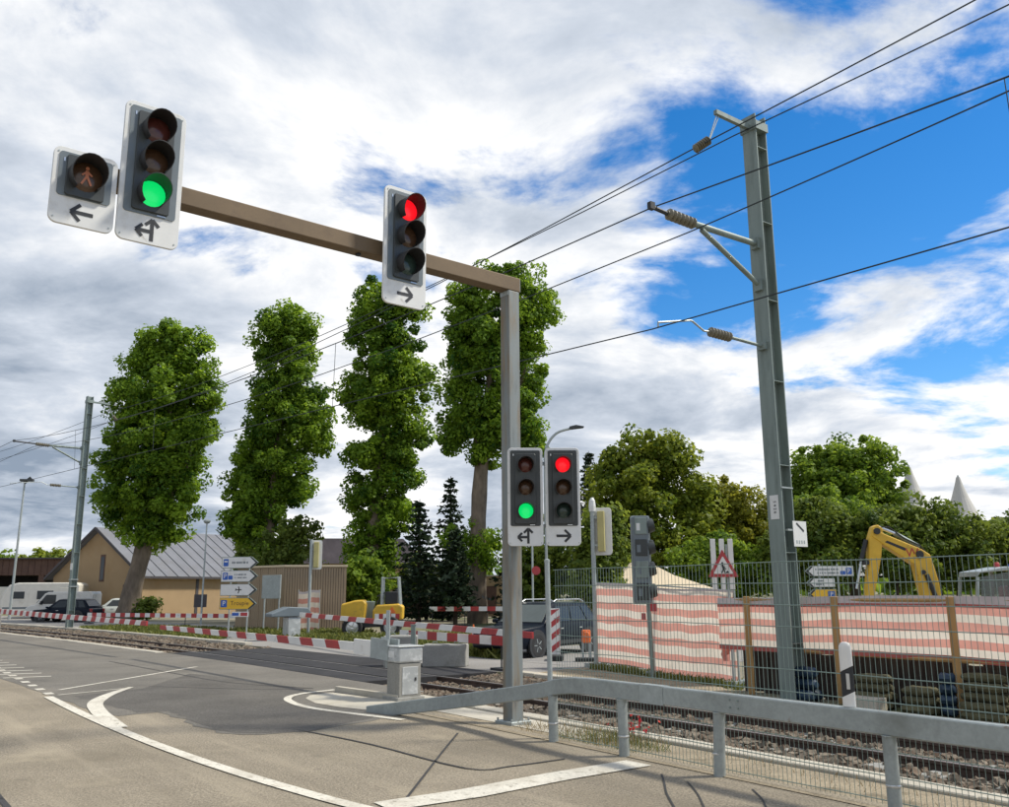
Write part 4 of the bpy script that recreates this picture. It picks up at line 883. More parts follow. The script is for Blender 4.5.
#
# signals seen from behind beyond the track
sb = empty('traffic_signal', (2.08, 21.35, 0), R(-14), 'signal seen from behind with yellow housing and pale backplate at the tarp corner', 'traffic light')
MB().tube((0, 0, 0), (0, 0, 3.85), .055, n=12).build('post', M_galv, sb, smooth=True); MB().lathe([(.075, 3.60), (.085, 3.72), (.07, 3.86), (.03, 3.93)], 12).build('post_cap', M_white, sb)
MB().prism(rrect(.44, 1.12, .08, 5, .22, 3.13), .075, .105).build('backplate', M_white, sb, bevel=.004, seg=1)
MB().box((.20, .0, 3.13), (.17, .135, .95)).build('housing', M_sigyel, sb, bevel=.02)
MB().bar((0, 0, 3.45), (.25, 0, 3.45), .04, .04).bar((0, 0, 2.80), (.25, 0, 2.80), .04, .04).build('bracket', M_galv, sb)
for z in (3.42, 3.13, 2.84):
    T = Matrix.Translation((.30, .10, z)) @ Matrix.Rotation(R(-90), 4, 'X'); MB().lathe([(.10, 0), (.10, .18)], 14, T).build('visor', M_visor, sb)
sc = empty('traffic_signal', (2.93, 18.9, 0), R(0), 'dark grey four-chamber signal seen from behind in front of the striped tarp', 'traffic light')
MB().tube((.06, 0, 0), (.0, 0, 3.42), .05, n=12).build('post', M_mast, sc, smooth=True)
MB().prism(rrect(.34, 1.86, .03, 3, -.10, 2.50), -.10, .10).build('housing', M_headgrey, sc, bevel=.012)
MB().prism(rrect(.44, 1.92, .05, 4, -.08, 2.50), .103, .12).build('backplate', M_galv, sc)
for i in range(4):
    z = 3.22 - .47 * i; MB().box((-.10, -.11, z), (.27, .02, .36)).build('chamber_door', M_headdk if i % 2 else M_mast, sc, bevel=.012)
    MB().box((-.16, -.1225, z - .02), (.08, .004, .16)).build('inspection_label', M_white if i in (0,) else M_headgrey, sc)
    T = Matrix.Translation((.06, .02, z)) @ Matrix.Rotation(R(78), 4, 'Y'); MB().lathe([(.15, 0), (.155, .06), (.14, .15)], 14, T).build('visor', M_headdk, sc, smooth=True)
MB().box((.12, -.06, 1.48), (.16, .02, .18)).build('tag', M_redsign, sc); sc.scale = (.94, .94, .955)
sd2 = empty('traffic_signal', (-7.72, 35.8, 0), R(10), 'distant signal seen from behind with yellow-green back before the plank shed', 'traffic light')
MB().tube((0, 0, 0), (0, 0, 3.8), .06, n=10).build('post', M_galv, sd2, smooth=True); MB().prism(rrect(.46, 1.15, .08, 4, .2, 3.2), .075, .105).build('backplate', M_white, sd2); MB().box((.2, 0, 3.2), (.2, .135, 1.0)).build('housing', M_sigyel, sd2, bevel=.02)
MB().bar((0, 0, 3.4), (.2, 0, 3.4), .04, .04).build('bracket', M_galv, sd2)
# delineator board, warning lamps, cones
db = empty('delineator_board', (1.27, 23.7, 0), R(-4), 'red and white slanted-stripe delineator board on a black foot beside the fence post', 'board')
MB().box((0, 0, .08), (.40, .80, .12)).build('foot', M_rubber, db, bevel=.02); MB().box((0, 0, .72), (.24, .03, 1.16)).build('panel', M_wht, db, bevel=.006)
for i in range(4):
    z = .28 + .31 * i; zb0 = max(.145, z - .08); mb = MB(); mb.prism([(-.118, z - .10), (.118, z + .08), (.118, min(1.29, z + .23)), (-.118, z + .05)], -.019, -.0155); mb.build('red_stripe', M_redsign, db)
def lamp_stand(p, label, h=.62):
    t = empty('warning_lamp', p, 0, label, 'lamp', 'orange warning lamps'); MB().box((0, 0, .05), (.55, .3, .1)).build('foot', M_rubber, t, bevel=.02)
    for x in (-.09, .09): MB().bar((x, 0, .1), (x, 0, h - .12), .05, .04).build('upright', M_galv, t)
    MB().box((0, 0, h), (.22, .10, .32)).build('lamp_case', M_orange, t, bevel=.03); MB().lathe([(.09, 0), (.09, .03), (.06, .05)], 14, Matrix.Translation((0, -.05, h + .04)) @ Matrix.Rotation(R(90), 4, 'X')).build('lamp_glass', M_orange, t)
lamp_stand((2.02, 23.2, 0), 'orange warning lamp on a two-legged stand beside the dark car')
def cone(p, label):
    t = empty('traffic_cone', p, 0.3, label, 'cone', 'orange traffic cones'); MB().box((0, 0, .02), (.36, .36, .04)).build('foot', M_orange, t, bevel=.01); MB().lathe([(.14, .035), (.12, .12), (.085, .34), (.035, .62), (.02, .70)], 14).build('cone_body', M_orange, t, smooth=True); MB().lathe([(.114, .25), (.090, .38)], 14).build('reflective_band', M_wht, t, smooth=True)
cone((-1.05, 29.5, 0), 'orange cone on the grass left of the gantry pole')
# direction signs
def arrow_board(t, z, L, h, m, right, icon, txt=None, x0=0):
    sg_ = 1 if right else -1; tipl = h * .62
    body = [(0, -h / 2), (L - tipl, -h / 2), (L, 0), (L - tipl, h / 2), (0, h / 2)]; f = lambda pts, dz=0: [(x0 + sg_ * (x - L / 2), z + zz) for x, zz in pts]
    bo = MB(); bo.prism(f(body), -.02, .02); b_ = bo.build('sign_board', M_mast, t, bevel=.004, seg=1)
    q = .02; ins = [(q, -h / 2 + q), (L - tipl - .07, -h / 2 + q), (L - .115, 0), (L - tipl - .07, h / 2 - q), (q, h / 2 - q)]
    MB().prism(f(ins), -.026, -.0205).build('sign_face', m, b_)
    ch = [(L - tipl - .065, -h / 2 + q * .8), (L - tipl - .01, -h / 2 + q * .8), (L - .03, 0), (L - tipl - .01, h / 2 - q * .8), (L - tipl - .065, h / 2 - q * .8), (L - .105, 0)]
    MB().prism(f(ch), -.0255, -.0205).build('black_tip', M_black, b_)
    sym = MB(); xs = x0 - L / 2 * sg_
    if icon in ('bus', 'parkbus', 'parking'):
        cx = xs + sg_ * .17; MB().prism(rrect(.19 if icon != 'parking' else .24, h * .62, .02, 2, cx, z), -.030, -.0265).build('blue_icon', M_signblue, b_)
        if icon == 'bus': MB().box((cx, -.0315, z + .04), (.13, .002, .05)).build('icon_window', M_wht, b_)
        else: text_mesh('P', h * .58, 'letter_p', M_wht, b_, (cx, -.0305, z), (R(90), 0, 0), 'CENTER', .0008)
        if icon == 'parkbus': MB().prism(rrect(.17, h * .34, .02, 2, cx + sg_ * .20, z - .05), -.030, -.0265).build('blue_icon', M_signblue, b_)
    if icon == 'plane':
        s_ = .9; seg(sym, (-.13 * s_ + x0, z), (.13 * s_ + x0, z), .035, -.030, -.0265); seg(sym, (x0 - .01, z - .12), (x0 + .03, z), .035, -.0305, -.0265); seg(sym, (x0 - .01, z + .12), (x0 + .03, z), .035, -.031, -.0265); seg(sym, (x0 - .12, z - .045), (x0 - .10, z + .045), .025, -.0315, -.0265); sym.build('aeroplane_symbol', M_black, b_)
    if icon in ('bus', 'parkbus') or icon == 'lines':   # lettering too small to read in the picture: rows of short strokes
        st = MB(); rg = random.Random(int(z * 97)); xx = .40 if icon != 'parkbus' else .52
        rows = [0] if icon == 'bus' else [.055, -.055]
        for rz_ in rows:
            x = xx
            while x < L - tipl - .16:
                wd_ = rg.uniform(.02, .045); st.box((xs + sg_ * (x + wd_ / 2), -.0275, z + rz_), (wd_, .002, .05 if rz_ else .075)); x += wd_ + rg.choice((.012, .012, .04))
        st.build('lettering', M_headgrey, b_)
    if txt: text_mesh(txt, h * .52, 'lettering', M_brownclad, b_, (x0 - .29 if right else x0 - .42, -.0275, z + .01), (R(90), 0, 0), 'LEFT', .0008)
s1 = empty('direction_signpost', (-9.75, 33.2, 0), R(-8), 'signpost with three white and one yellow arrow boards pointing right', 'signpost')
for i, (mt_, ic, tx) in enumerate(((M_white, 'bus', None), (M_white, 'parkbus', None), (M_white, 'plane', None), (M_signyel, 'parking', 'Troupie'))): arrow_board(s1, 2.62 - .49 * i + .21, 1.42, .42, mt_, True, ic, tx)
for x in (-.35, .35): MB().tube((x, .05, 0), (x, .05, 3.05), .03, n=8).build('post', M_galv, s1)
MB().box((.1, -.0, .98), (.62, .03, .18)).build('small_plate', M_white, s1); MB().box((.25, -.0165, .98), (.26, .002, .12)).build('plate_print', M_redsign, s1); MB().box((-.08, -.0165, .98), (.26, .002, .10)).build('plate_print', M_signblue, s1)
s2 = empty('direction_signpost', (10.0, 28.0, 0), R(10), 'signpost behind the tarp railing with arrow boards pointing left', 'signpost')
arrow_board(s2, 2.28, 1.62, .32, M_white, False, 'parkbus'); arrow_board(s2, 1.93, .95, .28, M_white, False, 'lines', None, -.32); arrow_board(s2, 1.58, .95, .32, M_signyel, False, 'parking', None, -.30)
for x in (-.3, .3): MB().tube((x, .05, 0), (x, .05, 2.5), .03, n=8).build('post', M_galv, s2)

# ------------------------------------------------------------------ vehicles
def wheel(parent, x, y, r, wd, side):
    T = Matrix.Translation((x, y, r)) @ Matrix.Rotation(R(90), 4, 'X'); h = wd / 2
    ty = MB(); ty.lathe([(r * .62, -h), (r * .90, -h), (r * .985, -h * .7), (r, -h * .3), (r, h * .3), (r * .985, h * .7), (r * .90, h), (r * .62, h)], 22, T, closed=True); o = ty.build('wheel', M_rubber, parent, smooth=True)
    ri = MB(); ri.lathe([(.02, -h * .72), (r * .16, -h * .80), (r * .55, -h * .55), (r * .61, -h * .9), (r * .61, h * .9), (r * .55, h * .55), (r * .16, h * .8), (.02, h * .72)], 22, T); ri.build('rim', M_chrome, o, smooth=True)
    sk = MB()
    for i in range(5):
        a = 2 * math.pi * i / 5; sk.bar((x + .05 * math.cos(a), y + side * h * .75, r + .05 * math.sin(a)), (x + r * .56 * math.cos(a), y + side * h * .75, r + r * .56 * math.sin(a)), .05, .02)
    sk.build('spoke', M_galv, o)
def car(name, loc, rz, L, W, H, paint, label, rails=False, cat='car'):
    t = empty(name, loc, rz, label, cat); hw = W / 2; k = L / 4.4; zs = .28; hb = H * .60; hood = H * .565
    def ring(x, zt, wf, zb0=zs): return [(x, -hw * wf * .93, zb0), (x, -hw * wf, zb0 + .16), (x, -hw * wf, zt - .16), (x, -hw * wf * .93, zt), (x, hw * wf * .93, zt), (x, hw * wf, zt - .16), (x, hw * wf, zb0 + .16), (x, hw * wf * .93, zb0)]
    xs = [(2.20, .62 * H / 1.55 + .05, .80, .34), (2.14, hood * .80, .90, .26), (1.95, hood * .93, .965, .24), (1.1, hood, 1.0, .24), (.95, hb, 1.0, .24), (-1.6, hb + .02, 1.0, .24), (-2.0, hb, .97, .26), (-2.17, hb * .92, .92, .30), (-2.2, hb * .7, .88, .36)]
    b = MB(); b.loft([ring(x * k, z_, wf, z0_) for x, z_, wf, z0_ in xs]); bo = b.build('body', paint, t, smooth=True, bevel=.03)
    # cabin
    def cr2(x0b, x0t, x1t, x1b, wb, wt, zb0, zt): return None
    zt = H; wb, wt = hw * .95, hw * .72; xf, xft, xrt, xr = 1.0 * k, .28 * k, -1.55 * k, -2.05 * k
    base = [(xf, -wb, hb - .02), (xf, wb, hb - .02), (xr, wb, hb - .02), (xr, -wb, hb - .02)]; top = [(xft, -wt, zt - .05), (xft, wt, zt - .05), (xrt, wt, zt - .06), (xrt, -wt, zt - .06)]; cap = [(xft - .25, -wt * .82, zt), (xft - .25, wt * .82, zt), (xrt + .25, wt * .82, zt - .01), (xrt + .25, -wt * .82, zt - .01)]
    c = MB(); c.loft([[Vector(p) for p in base], [Vector(p) for p in top], [Vector(p) for p in cap]]); c.build('cabin', paint, t, smooth=True, bevel=.035)
    def pane(nm, q, m_, push):
        q = [Vector(p) for p in q]; n_ = (q[1] - q[0]).cross(q[3] - q[0]).normalized()
        cen = sum(q, Vector()) / 4
        if n_.dot(cen - Vector((-.5 * k, 0, hb))) < 0: n_ = -n_
        MB().loft([[p + n_ * .004 for p in q], [p + n_ * push for p in q]]).build(nm, m_, t)
    def lerp4(a, b2, c2, d, u0, u1, v0, v1):
        a, b2, c2, d = map(Vector, (a, b2, c2, d)); f = lambda u, v: a.lerp(b2, u).lerp(d.lerp(c2, u), v); return [f(u0, v0), f(u1, v0), f(u1, v1), f(u0, v1)]
    pane('windscreen', lerp4(base[0], base[1], top[1], top[0], .06, .94, .10, .93), M_glass_l, .014); pane('rear_window', lerp4(base[2], base[3], top[3], top[2], .1, .9, .25, .9), M_glass, .014)
    for sgn_, (i, j) in ((-1, (0, 3)), (1, (1, 2))):
        for u0, u1 in ((.10, .44), (.47, .74), (.77, .94)):
            pane('side_window', lerp4(base[i], base[j], top[j], top[i], u0, u1, .12, .86), M_glass, .012)
        MB().box((.85 * k, sgn_ * (hw + .07), hb + .06), (.12, .16, .11)).build('mirror', paint, t, bevel=.03)
        MB().box((2.07 * k, sgn_ * hw * .68, hood * .78), (.16, .36, .15)).build('headlight', M_chrome, t, bevel=.03)
        MB().box((-2.15 * k, sgn_ * hw * .78, hb * .82), (.10, .22, .22)).build('tail_light', M_red, t, bevel=.03)
        for x in (.15, -.85): MB().box((x * k, sgn_ * (hw + .004), hb - .14), (.16, .02, .03)).build('door_handle', M_chrome, t)
        MB().box((-.2 * k, sgn_ * (hw + .002), .36), (2.0 * k, .02, .10)).build('sill_trim', M_plastic, t)
        for x in (1.36, -1.32):
            T = Matrix.Translation((x * k, sgn_ * (hw - .02), .34)) @ Matrix.Rotation(R(90), 4, 'X'); MB().lathe([(.39, -.03), (.39, .03)], 22, T).build('wheel_arch', M_plastic, t); wheel(t, x * k, sgn_ * (hw - .09), .32, .21, sgn_)
        if rails: MB().poly([(xft - .2, sgn_ * wt * .86, zt), (xft - .35, sgn_ * wt * .86, zt + .06), (xrt + .2, sgn_ * wt * .86, zt + .06), (xrt, sgn_ * wt * .86, zt - .01)], .02, 6).build('roof_rail', M_chrome, t)
    MB().box((2.17 * k, 0, hood * .62), (.06, W * .42, .16)).build('grille', M_plastic, t, bevel=.02); MB().box((2.17 * k, 0, .40), (.10, W * .80, .18)).build('bumper', M_plastic, t, bevel=.04); MB().box((2.225 * k, 0, .46), (.01, .42, .10)).build('number_plate', M_wht, t)
    return t
car('car', (.95, 26.2, 0), math.atan2(-.80, -.60), 4.3, 1.75, 1.44, M_cardark, 'dark blue estate car with pale roof rails waiting behind the gantry pole', True)
car('car', (-27.6, 57.5, 0), R(172), 4.1, 1.72, 1.42, M_cardark, 'distant dark car parked at the foot of the left mast')
car('car', (-27.2, 63.5, 0), R(200), 3.7, 1.65, 1.40, M_carlight, 'distant pale car parked by the first plane tree trunk')
# caravan
cv = empty('caravan', (-33.6, 66.5, 0), R(8), 'white caravan with rounded front parked before the brown hangar', 'caravan')
MB().prism([(-2.6, .45), (2.6, .45), (2.6, 2.35), (2.35, 2.52), (-1.6, 2.52), (-2.2, 2.36), (-2.55, 1.8), (-2.7, 1.1)], -1.1, 1.1).build('body', M_caravan, cv, bevel=.08, seg=3)
MB().box((.3, -1.105, 1.65), (1.1, .03, .6)).build('side_window', M_glass, cv, bevel=.02); MB().box((-1.5, -1.105, 1.65), (.8, .03, .5)).build('side_window', M_glass, cv, bevel=.02)
MB().prism([(-2.50, 1.95), (-2.64, 1.35), (-2.67, 1.35), (-2.53, 1.95)], -.8, .8).build('front_window', M_glass, cv)
MB().box((1.6, -1.106, 1.35), (.65, .02, 1.6)).build('door', M_caravan, cv, bevel=.01); MB().box((0, -1.11, .75), (5.0, .01, .12)).build('stripe', M_headgrey, cv)
for s_ in (-1, 1): wheel(cv, .2, s_ * .95, .31, .18, s_)
MB().bar((-2.6, 0, .5), (-3.7, 0, .42), .10, .10).tube((-3.2, 0, 0), (-3.2, 0, .5), .04).build('drawbar', M_galv, cv)
# van
vn = empty('van', (-28.9, 59.6, 0), R(184), 'white panel van with sloping windscreen in front of the caravan', 'van')
MB().prism([(-2.5, .3), (2.5, .3), (2.55, .75), (2.35, 1.05), (1.75, 1.20), (1.10, 1.95), (.85, 2.05), (-2.4, 2.08), (-2.5, 1.9)], -.92, .92).build('body', M_caravan, vn, bevel=.06, seg=3)
MB().prism([(1.74, 1.26), (1.15, 1.92), (1.18, 1.94), (1.77, 1.28)], -.76, .76).build('windscreen', M_glass_l, vn)
for s_ in (-1, 1):
    MB().prism([(.25, 1.22), (1.5, 1.22), (.98, 1.86), (.25, 1.86)], s_ * .922, s_ * .935).build('side_window', M_glass, vn); MB().box((2.42, s_ * .68, .86), (.16, .3, .2)).build('headlight', M_chrome, vn, bevel=.03); MB().box((1.3, s_ * 1.02, 1.3), (.12, .16, .24)).build('mirror', M_plastic, vn, bevel=.02)
    for x in (1.6, -1.5):
        T = Matrix.Translation((x, s_ * .90, .36)) @ Matrix.Rotation(R(90), 4, 'X'); MB().lathe([(.42, -.03), (.42, .03)], 22, T).build('wheel_arch', M_plastic, vn); wheel(vn, x, s_ * .84, .34, .2, s_)
MB().box((2.5, 0, .45), (.12, 1.7, .22)).build('bumper', M_plastic, vn, bevel=.03)
vn.scale = (.84, .84, .90)
# site dumper / roller
dm = empty('site_dumper', (-5.2, 36.3, 0), R(4), 'yellow site machine with roll bar standing right of the plank shed', 'construction machine')
MB().prism([(-1.3, .62), (-.35, .62), (-.30, 1.30), (-.42, 1.44), (-.75, 1.42), (-1.28, 1.28)], -.62, .62).build('front_hood', M_yellow, dm, bevel=.07, seg=3)
MB().prism([(-.05, .66), (1.12, .66), (1.14, 1.18), (.95, 1.28), (.10, 1.24), (-.05, 1.02)], -.62, .62).build('rear_hood', M_yellow, dm, bevel=.07, seg=3)
MB().box((-.1, 0, .52), (2.2, .9, .26)).build('chassis', M_plastic, dm, bevel=.02); MB().box((-.2, 0, 1.0), (.36, .5, .75)).build('articulation', M_mast, dm, bevel=.03)
for s_ in (-1, 1):
    MB().poly([(.28, s_ * .50, 1.2), (.30, s_ * .50, 2.28), (.92, s_ * .50, 2.28), (1.0, s_ * .50, 1.2)], .05, 8).build('roll_bar', M_galv, dm)
    for x in (-.82, .65): wheel(dm, x, s_ * .62, .40, .32, s_)
MB().bar((.30, -.5, 2.28), (.30, .5, 2.28), .07, .07).bar((.92, -.5, 2.28), (.92, .5, 2.28), .09, .09).build('roof_bar', M_galv, dm)
MB().box((.62, 0, 1.36), (.45, .5, .16)).box((.86, 0, 1.62), (.12, .48, .42)).build('seat', M_plastic, dm, bevel=.04)
MB().box((.66, 0, 1.50), (.50, .86, .50)).build('cab_panel', M_plastic, dm, bevel=.04)
MB().poly([(.08, 0, 1.22), (.22, 0, 1.62)], .025, 6).lathe([(.17, 0), (.19, .015), (.17, .03)], 16, Matrix.Translation((.22, 0, 1.62)) @ Matrix.Rotation(R(-25), 4, 'Y'), closed=True).build('steering_wheel', M_plastic, dm)
for i in range(6): MB().box((.12 + .16 * i, -.645, .80), (.158, .02, .20)).build('warning_stripe', M_red if i % 2 else M_wht, dm)
MB().prism([(.55, .92), (.85, .92), (.70, 1.18)], -.655, -.635).build('warning_triangle', M_orange, dm)
# excavator
ex = empty('excavator', (12.6, 24.0, 0), 0, 'yellow excavator with folded boom and glazed cab behind the tarp railing', 'excavator'); EX = Vector((12.6, 0, 0))
def bs(pts, y0, y1): return [(x - 12.6, z) for x, z in pts]
MB().prism(bs([(11.0, 1.05), (11.42, 1.05), (11.38, 1.9), (11.22, 2.62), (10.98, 2.78), (10.76, 2.60), (10.86, 2.0)], 0, 0), -.17, .17).build('boom_lower', M_yellow, ex, bevel=.03)
MB().prism(bs([(10.80, 2.35), (11.05, 2.50), (10.98, 2.78), (10.10, 3.16), (9.78, 3.34), (9.72, 3.10), (10.02, 2.88)], 0, 0), -.15, .15).build('boom_upper', M_yellow, ex, bevel=.03)
MB().prism(bs([(9.66, 3.05), (9.78, 3.36), (9.92, 3.42), (10.06, 3.30), (9.95, 2.6), (9.58, 1.2), (9.40, 1.2), (9.60, 2.4)], 0, 0), -.13, .13).build('stick', M_yellow, ex, bevel=.03)
for px_, pz_, pr_ in ((9.86, 3.24, .085), (10.93, 2.62, .10), (11.2, 1.2, .12), (9.52, 2.42, .06), (10.98, 2.16, .06)): MB().lathe([(pr_, -.21), (pr_, .21)], 14, Matrix.Translation((px_ - 12.6, 0, pz_)) @ Matrix.Rotation(R(90), 4, 'X')).build('pivot_pin', M_plastic, ex)
MB().prism(bs([(10.05, 2.95), (10.12, 2.99), (10.62, 2.78), (10.56, 2.72)], 0, 0), -.154, -.1505).build('decal', M_plastic, ex)
cy = MB(); cy.tube((9.98 - 12.6, 0, 3.36), (10.45 - 12.6, 0, 3.16), .04, n=8); cy.build('piston_rod', M_chrome, ex); MB().tube((10.40 - 12.6, 0, 3.18), (11.02 - 12.6, 0, 2.82), .065, n=10).build('stick_cylinder', M_mast, ex, smooth=True)
MB().tube((9.62 - 12.6, 0, 3.02), (9.44 - 12.6, 0, 2.45), .06, n=10).build('bucket_cylinder', M_plastic, ex, smooth=True); MB().tube((9.46 - 12.6, 0, 2.50), (9.26 - 12.6, 0, 1.75), .035, n=8).build('piston_rod', M_chrome, ex)
MB().tube((11.30 - 12.6, -.20, 1.3), (11.05 - 12.6, -.20, 2.1), .06, n=10).tube((11.30 - 12.6, .20, 1.3), (11.05 - 12.6, .20, 2.1), .06, n=10).build('lift_cylinder', M_plastic, ex, smooth=True)
for k_, dy in enumerate((-.10, .10)): MB().poly([(9.95 - 12.6, dy, 3.34), (10.2 - 12.6, dy, 3.36), (10.6 - 12.6, dy, 3.05), (11.0 - 12.6, dy, 2.86), (11.25 - 12.6, dy, 2.5), (11.42 - 12.6, dy, 1.9), (11.5 - 12.6, dy, 1.2)], .018, 6).build('hydraulic_hose', M_rubber, ex)
text_mesh('W', .34, 'painted_letter', M_red, ex, (10.75 - 12.6, -.1535, 2.66), (R(90), 0, 0), 'CENTER', .001)
MB().prism([(9.26 - 12.6, 1.15), (9.75 - 12.6, 1.15), (9.80 - 12.6, .75), (9.62 - 12.6, .35), (9.25 - 12.6, .22), (9.05 - 12.6, .55)], -.35, .35).build('bucket', M_mast, ex, bevel=.02)
MB().box((.75, 0, 1.02), (2.4, 1.9, .62)).build('house', M_yellow, ex, bevel=.06); MB().box((1.45, 0, 1.52), (1.1, 1.8, .42)).build('engine_cover', M_yellow, ex, bevel=.06)
for x, z0, z1 in ((-.72, .72, 2.02), (.18, .72, 2.16), (.86, .72, 2.16)):
    for y in (-.85, .05): MB().bar((x + (.10 if z1 > 2.1 else .16), y, z1), (x, y, z0), .07, .07).build('cab_pillar', M_galv, ex)
MB().prism([(-.58, 2.02), (-.50, 2.12), (.25, 2.18), (1.02, 2.18), (1.02, 2.26), (.2, 2.28), (-.55, 2.16)], -.90, .10).build('cab_roof', M_galv, ex, bevel=.02)
MB().prism([(-.60, .9), (.82, .9), (.90, 2.14), (.2, 2.14), (-.48, 2.02)], -.86, -.85).build('cab_glass', mat('cab_glass', (.35, .4, .4), .05, trans=.9, var=.02), ex)
MB().lathe([(.07, 2.28), (.07, 2.36), (.05, 2.40)], 12, Matrix.Translation((.20, -.4, 0))).build('beacon', M_redsign, ex); MB().box((.75, -.4, 2.31), (.35, .3, .08)).build('roof_hatch', M_signblue, ex)
MB().box((.45, -.4, 1.45), (.35, .5, .7)).build('seat', M_red, ex, bevel=.08)
for y in (-.8, .8):
    tr2 = MB(); tr2.prism([(-1.2, .12), (-.95, .02), (1.6, .02), (1.85, .12), (1.95, .35), (1.85, .60), (1.6, .68), (-.95, .68), (-1.2, .60), (-1.3, .35)], y - .22, y + .22); tr2.build('track', M_rubber, ex, bevel=.02)
    for x in (-.8, 0.0, .7, 1.5): MB().lathe([(.2, -.01), (.2, .01)], 14, Matrix.Translation((x, y - .225, .35)) @ Matrix.Rotation(R(90), 4, 'X')).build('track_roller', M_mast, ex)
MB().tube((.3, 0, .3), (.3, 0, .72), .55, n=20).build('slew_ring', M_plastic, ex)
# ------------------------------------------------------------------ buildings
def gable_house(loc, rz, Wd, Ln, eave, ridge, label):
    """local x across the gable (0..Wd), local y along the ridge (0..Ln); gable end at y=0"""
    t = empty('house', loc, rz, label, 'house'); c = Wd / 2; ov = .45; th = .16
    w_ = MB(); w_.prism([(0, 0), (Wd, 0), (Wd, eave), (c, ridge), (0, eave)], 0, Ln); w_.build('wall', M_render, t)
    sl_ = (ridge - eave) / c; roof = None
    for sg_ in (-1, 1):
        a = Vector((c, 0, ridge + .03)); ex_ = c + sg_ * (c + ov); b = Vector((ex_, 0, eave - ov * sl_ + .03)); mb = MB()
        q = [(a.x, a.z), (b.x, b.z), (b.x, b.z + th), (a.x, a.z + th)]; mb.prism(q, -ov, Ln + ov); ro = mb.build('roof', M_roof, t)
        L_ = (b - a).length; d = (b - a).normalized(); up = Vector((-d.z, 0, d.x)); up = up if up.z > 0 else -up; n = int(Ln / .95)
        for i in range(n + 1):
            y = -ov + (Ln + 2 * ov) * i / n; o_ = Vector((0, y, 0)); p0 = a + o_ + up * (th + .012) + Vector((0, 0, .0)); p1 = b + o_ + up * (th + .012); MB().bar(p0, p1, .05, .03, up=up).build('roof_seam', M_roof, ro)
        MB().prism([(a.x, a.z - .02), (b.x, b.z - .02), (b.x, b.z + th + .01), (a.x, a.z + th + .01)], -ov - .06, -ov - .005).build('verge_board', M_roofedge, ro); MB().box((b.x + sg_ * .05, Ln / 2, b.z + .06), (.12, Ln + 2 * ov, .16)).build('gutter', M_roofedge, ro)
    return t
hr = math.atan2(.866, .5) - R(90)       # local y axis along (.5,.866)
hs = gable_house((-26.4 - .866 * 10.6, 66 + .5 * 10.6, 0), hr, 10.6, 15.0, 3.05, 6.5, 'ochre rendered house with grey seamed roof and slit window behind the first plane tree')
for x, z, w_, h_ in ((5.9, 3.6, .55, 2.0), (9.6, 1.9, .8, 1.0), (8.7, 1.9, .5, .9)):
    wo = MB().box((x, -.01, z), (w_, .04, h_)).build('window', M_brownclad, hs); MB().box((x, -.033, z), (w_ * .7, .006, h_ * .86)).build('pane', M_glass, wo)
for y, w_ in ((5.0, .25), (11.5, .9)): MB().box((10.61, y, 1.4), (.06, w_, 2.8)).build('downpipe' if w_ < .5 else 'door', M_roofedge, hs)
hg = empty('hangar', (-62, 86, 0), R(4), 'dark brown flat-roofed hangar with an open dark bay at the left edge', 'hangar')
MB().box((11, 6, 4.25), (23, 12, 1.55)).build('fascia', M_brownclad, hg)
for i in range(38): MB().box((-.2 + .6 * i, -.03, 4.25), (.06, .05, 1.5)).build('cladding_rib', M_brownclad, hg)
MB().box((11, 6, 5.08), (23.6, 12.6, .12)).build('roof', M_roofedge, hg)
for x in (0, 8.5, 17.0): MB().box((x + .3, .3, 1.74), (.5, .5, 3.46)).build('pillar', M_brownclad, hg)
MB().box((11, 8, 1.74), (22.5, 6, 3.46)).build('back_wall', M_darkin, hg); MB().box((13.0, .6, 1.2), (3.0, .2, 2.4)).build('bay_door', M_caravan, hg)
oc_ = empty('office_block', (-40.5, 92, 0), R(0), 'low grey block with dark window band behind the left mast', 'building')
MB().box((4, 3, 2.5), (9, 6, 5.0)).build('wall', M_conc_g, oc_); MB().box((4, -.04, 3.7), (8.6, .1, 1.3)).build('window_band', M_glass, oc_); MB().box((4, 3, 5.08), (9.4, 6.4, .15)).build('roof', M_roof, oc_)
bb_ = empty('house', (-20.0, 98, 0), R(12), 'house with broad dull mauve roof behind the plank shed', 'house')
MB().box((4, 5, 2.4), (14, 9, 4.8)).build('wall', M_render, bb_); MB().prism([(-3.6, 4.7), (11.6, 4.7), (8.8, 7.4), (-.8, 7.4)], -.4, 10.4).build('roof', mat('roof_mauve', (.16, .135, .145), .8, var=.2, scale=1), bb_)
for x in (-1, 2.5, 6): MB().box((x, .48, 2.6), (1.0, .05, 1.3)).build('window', M_glass, bb_)
tw = empty('garden_wall', (-7.6, 63, 0), 0, 'ochre wall seen between the trunks behind the barriers', 'wall'); MB().box((4.5, 0, 1.35), (11, .3, 2.7)).build('wall', M_render, tw); MB().box((4.5, 0, 2.75), (11.2, .45, .10)).build('coping', M_conc, tw)
for x in (1.2, 6.2): MB().box((x, -.155, 1.1), (1.5, .02, 1.9)).build('gate_panel', M_brownclad, tw)
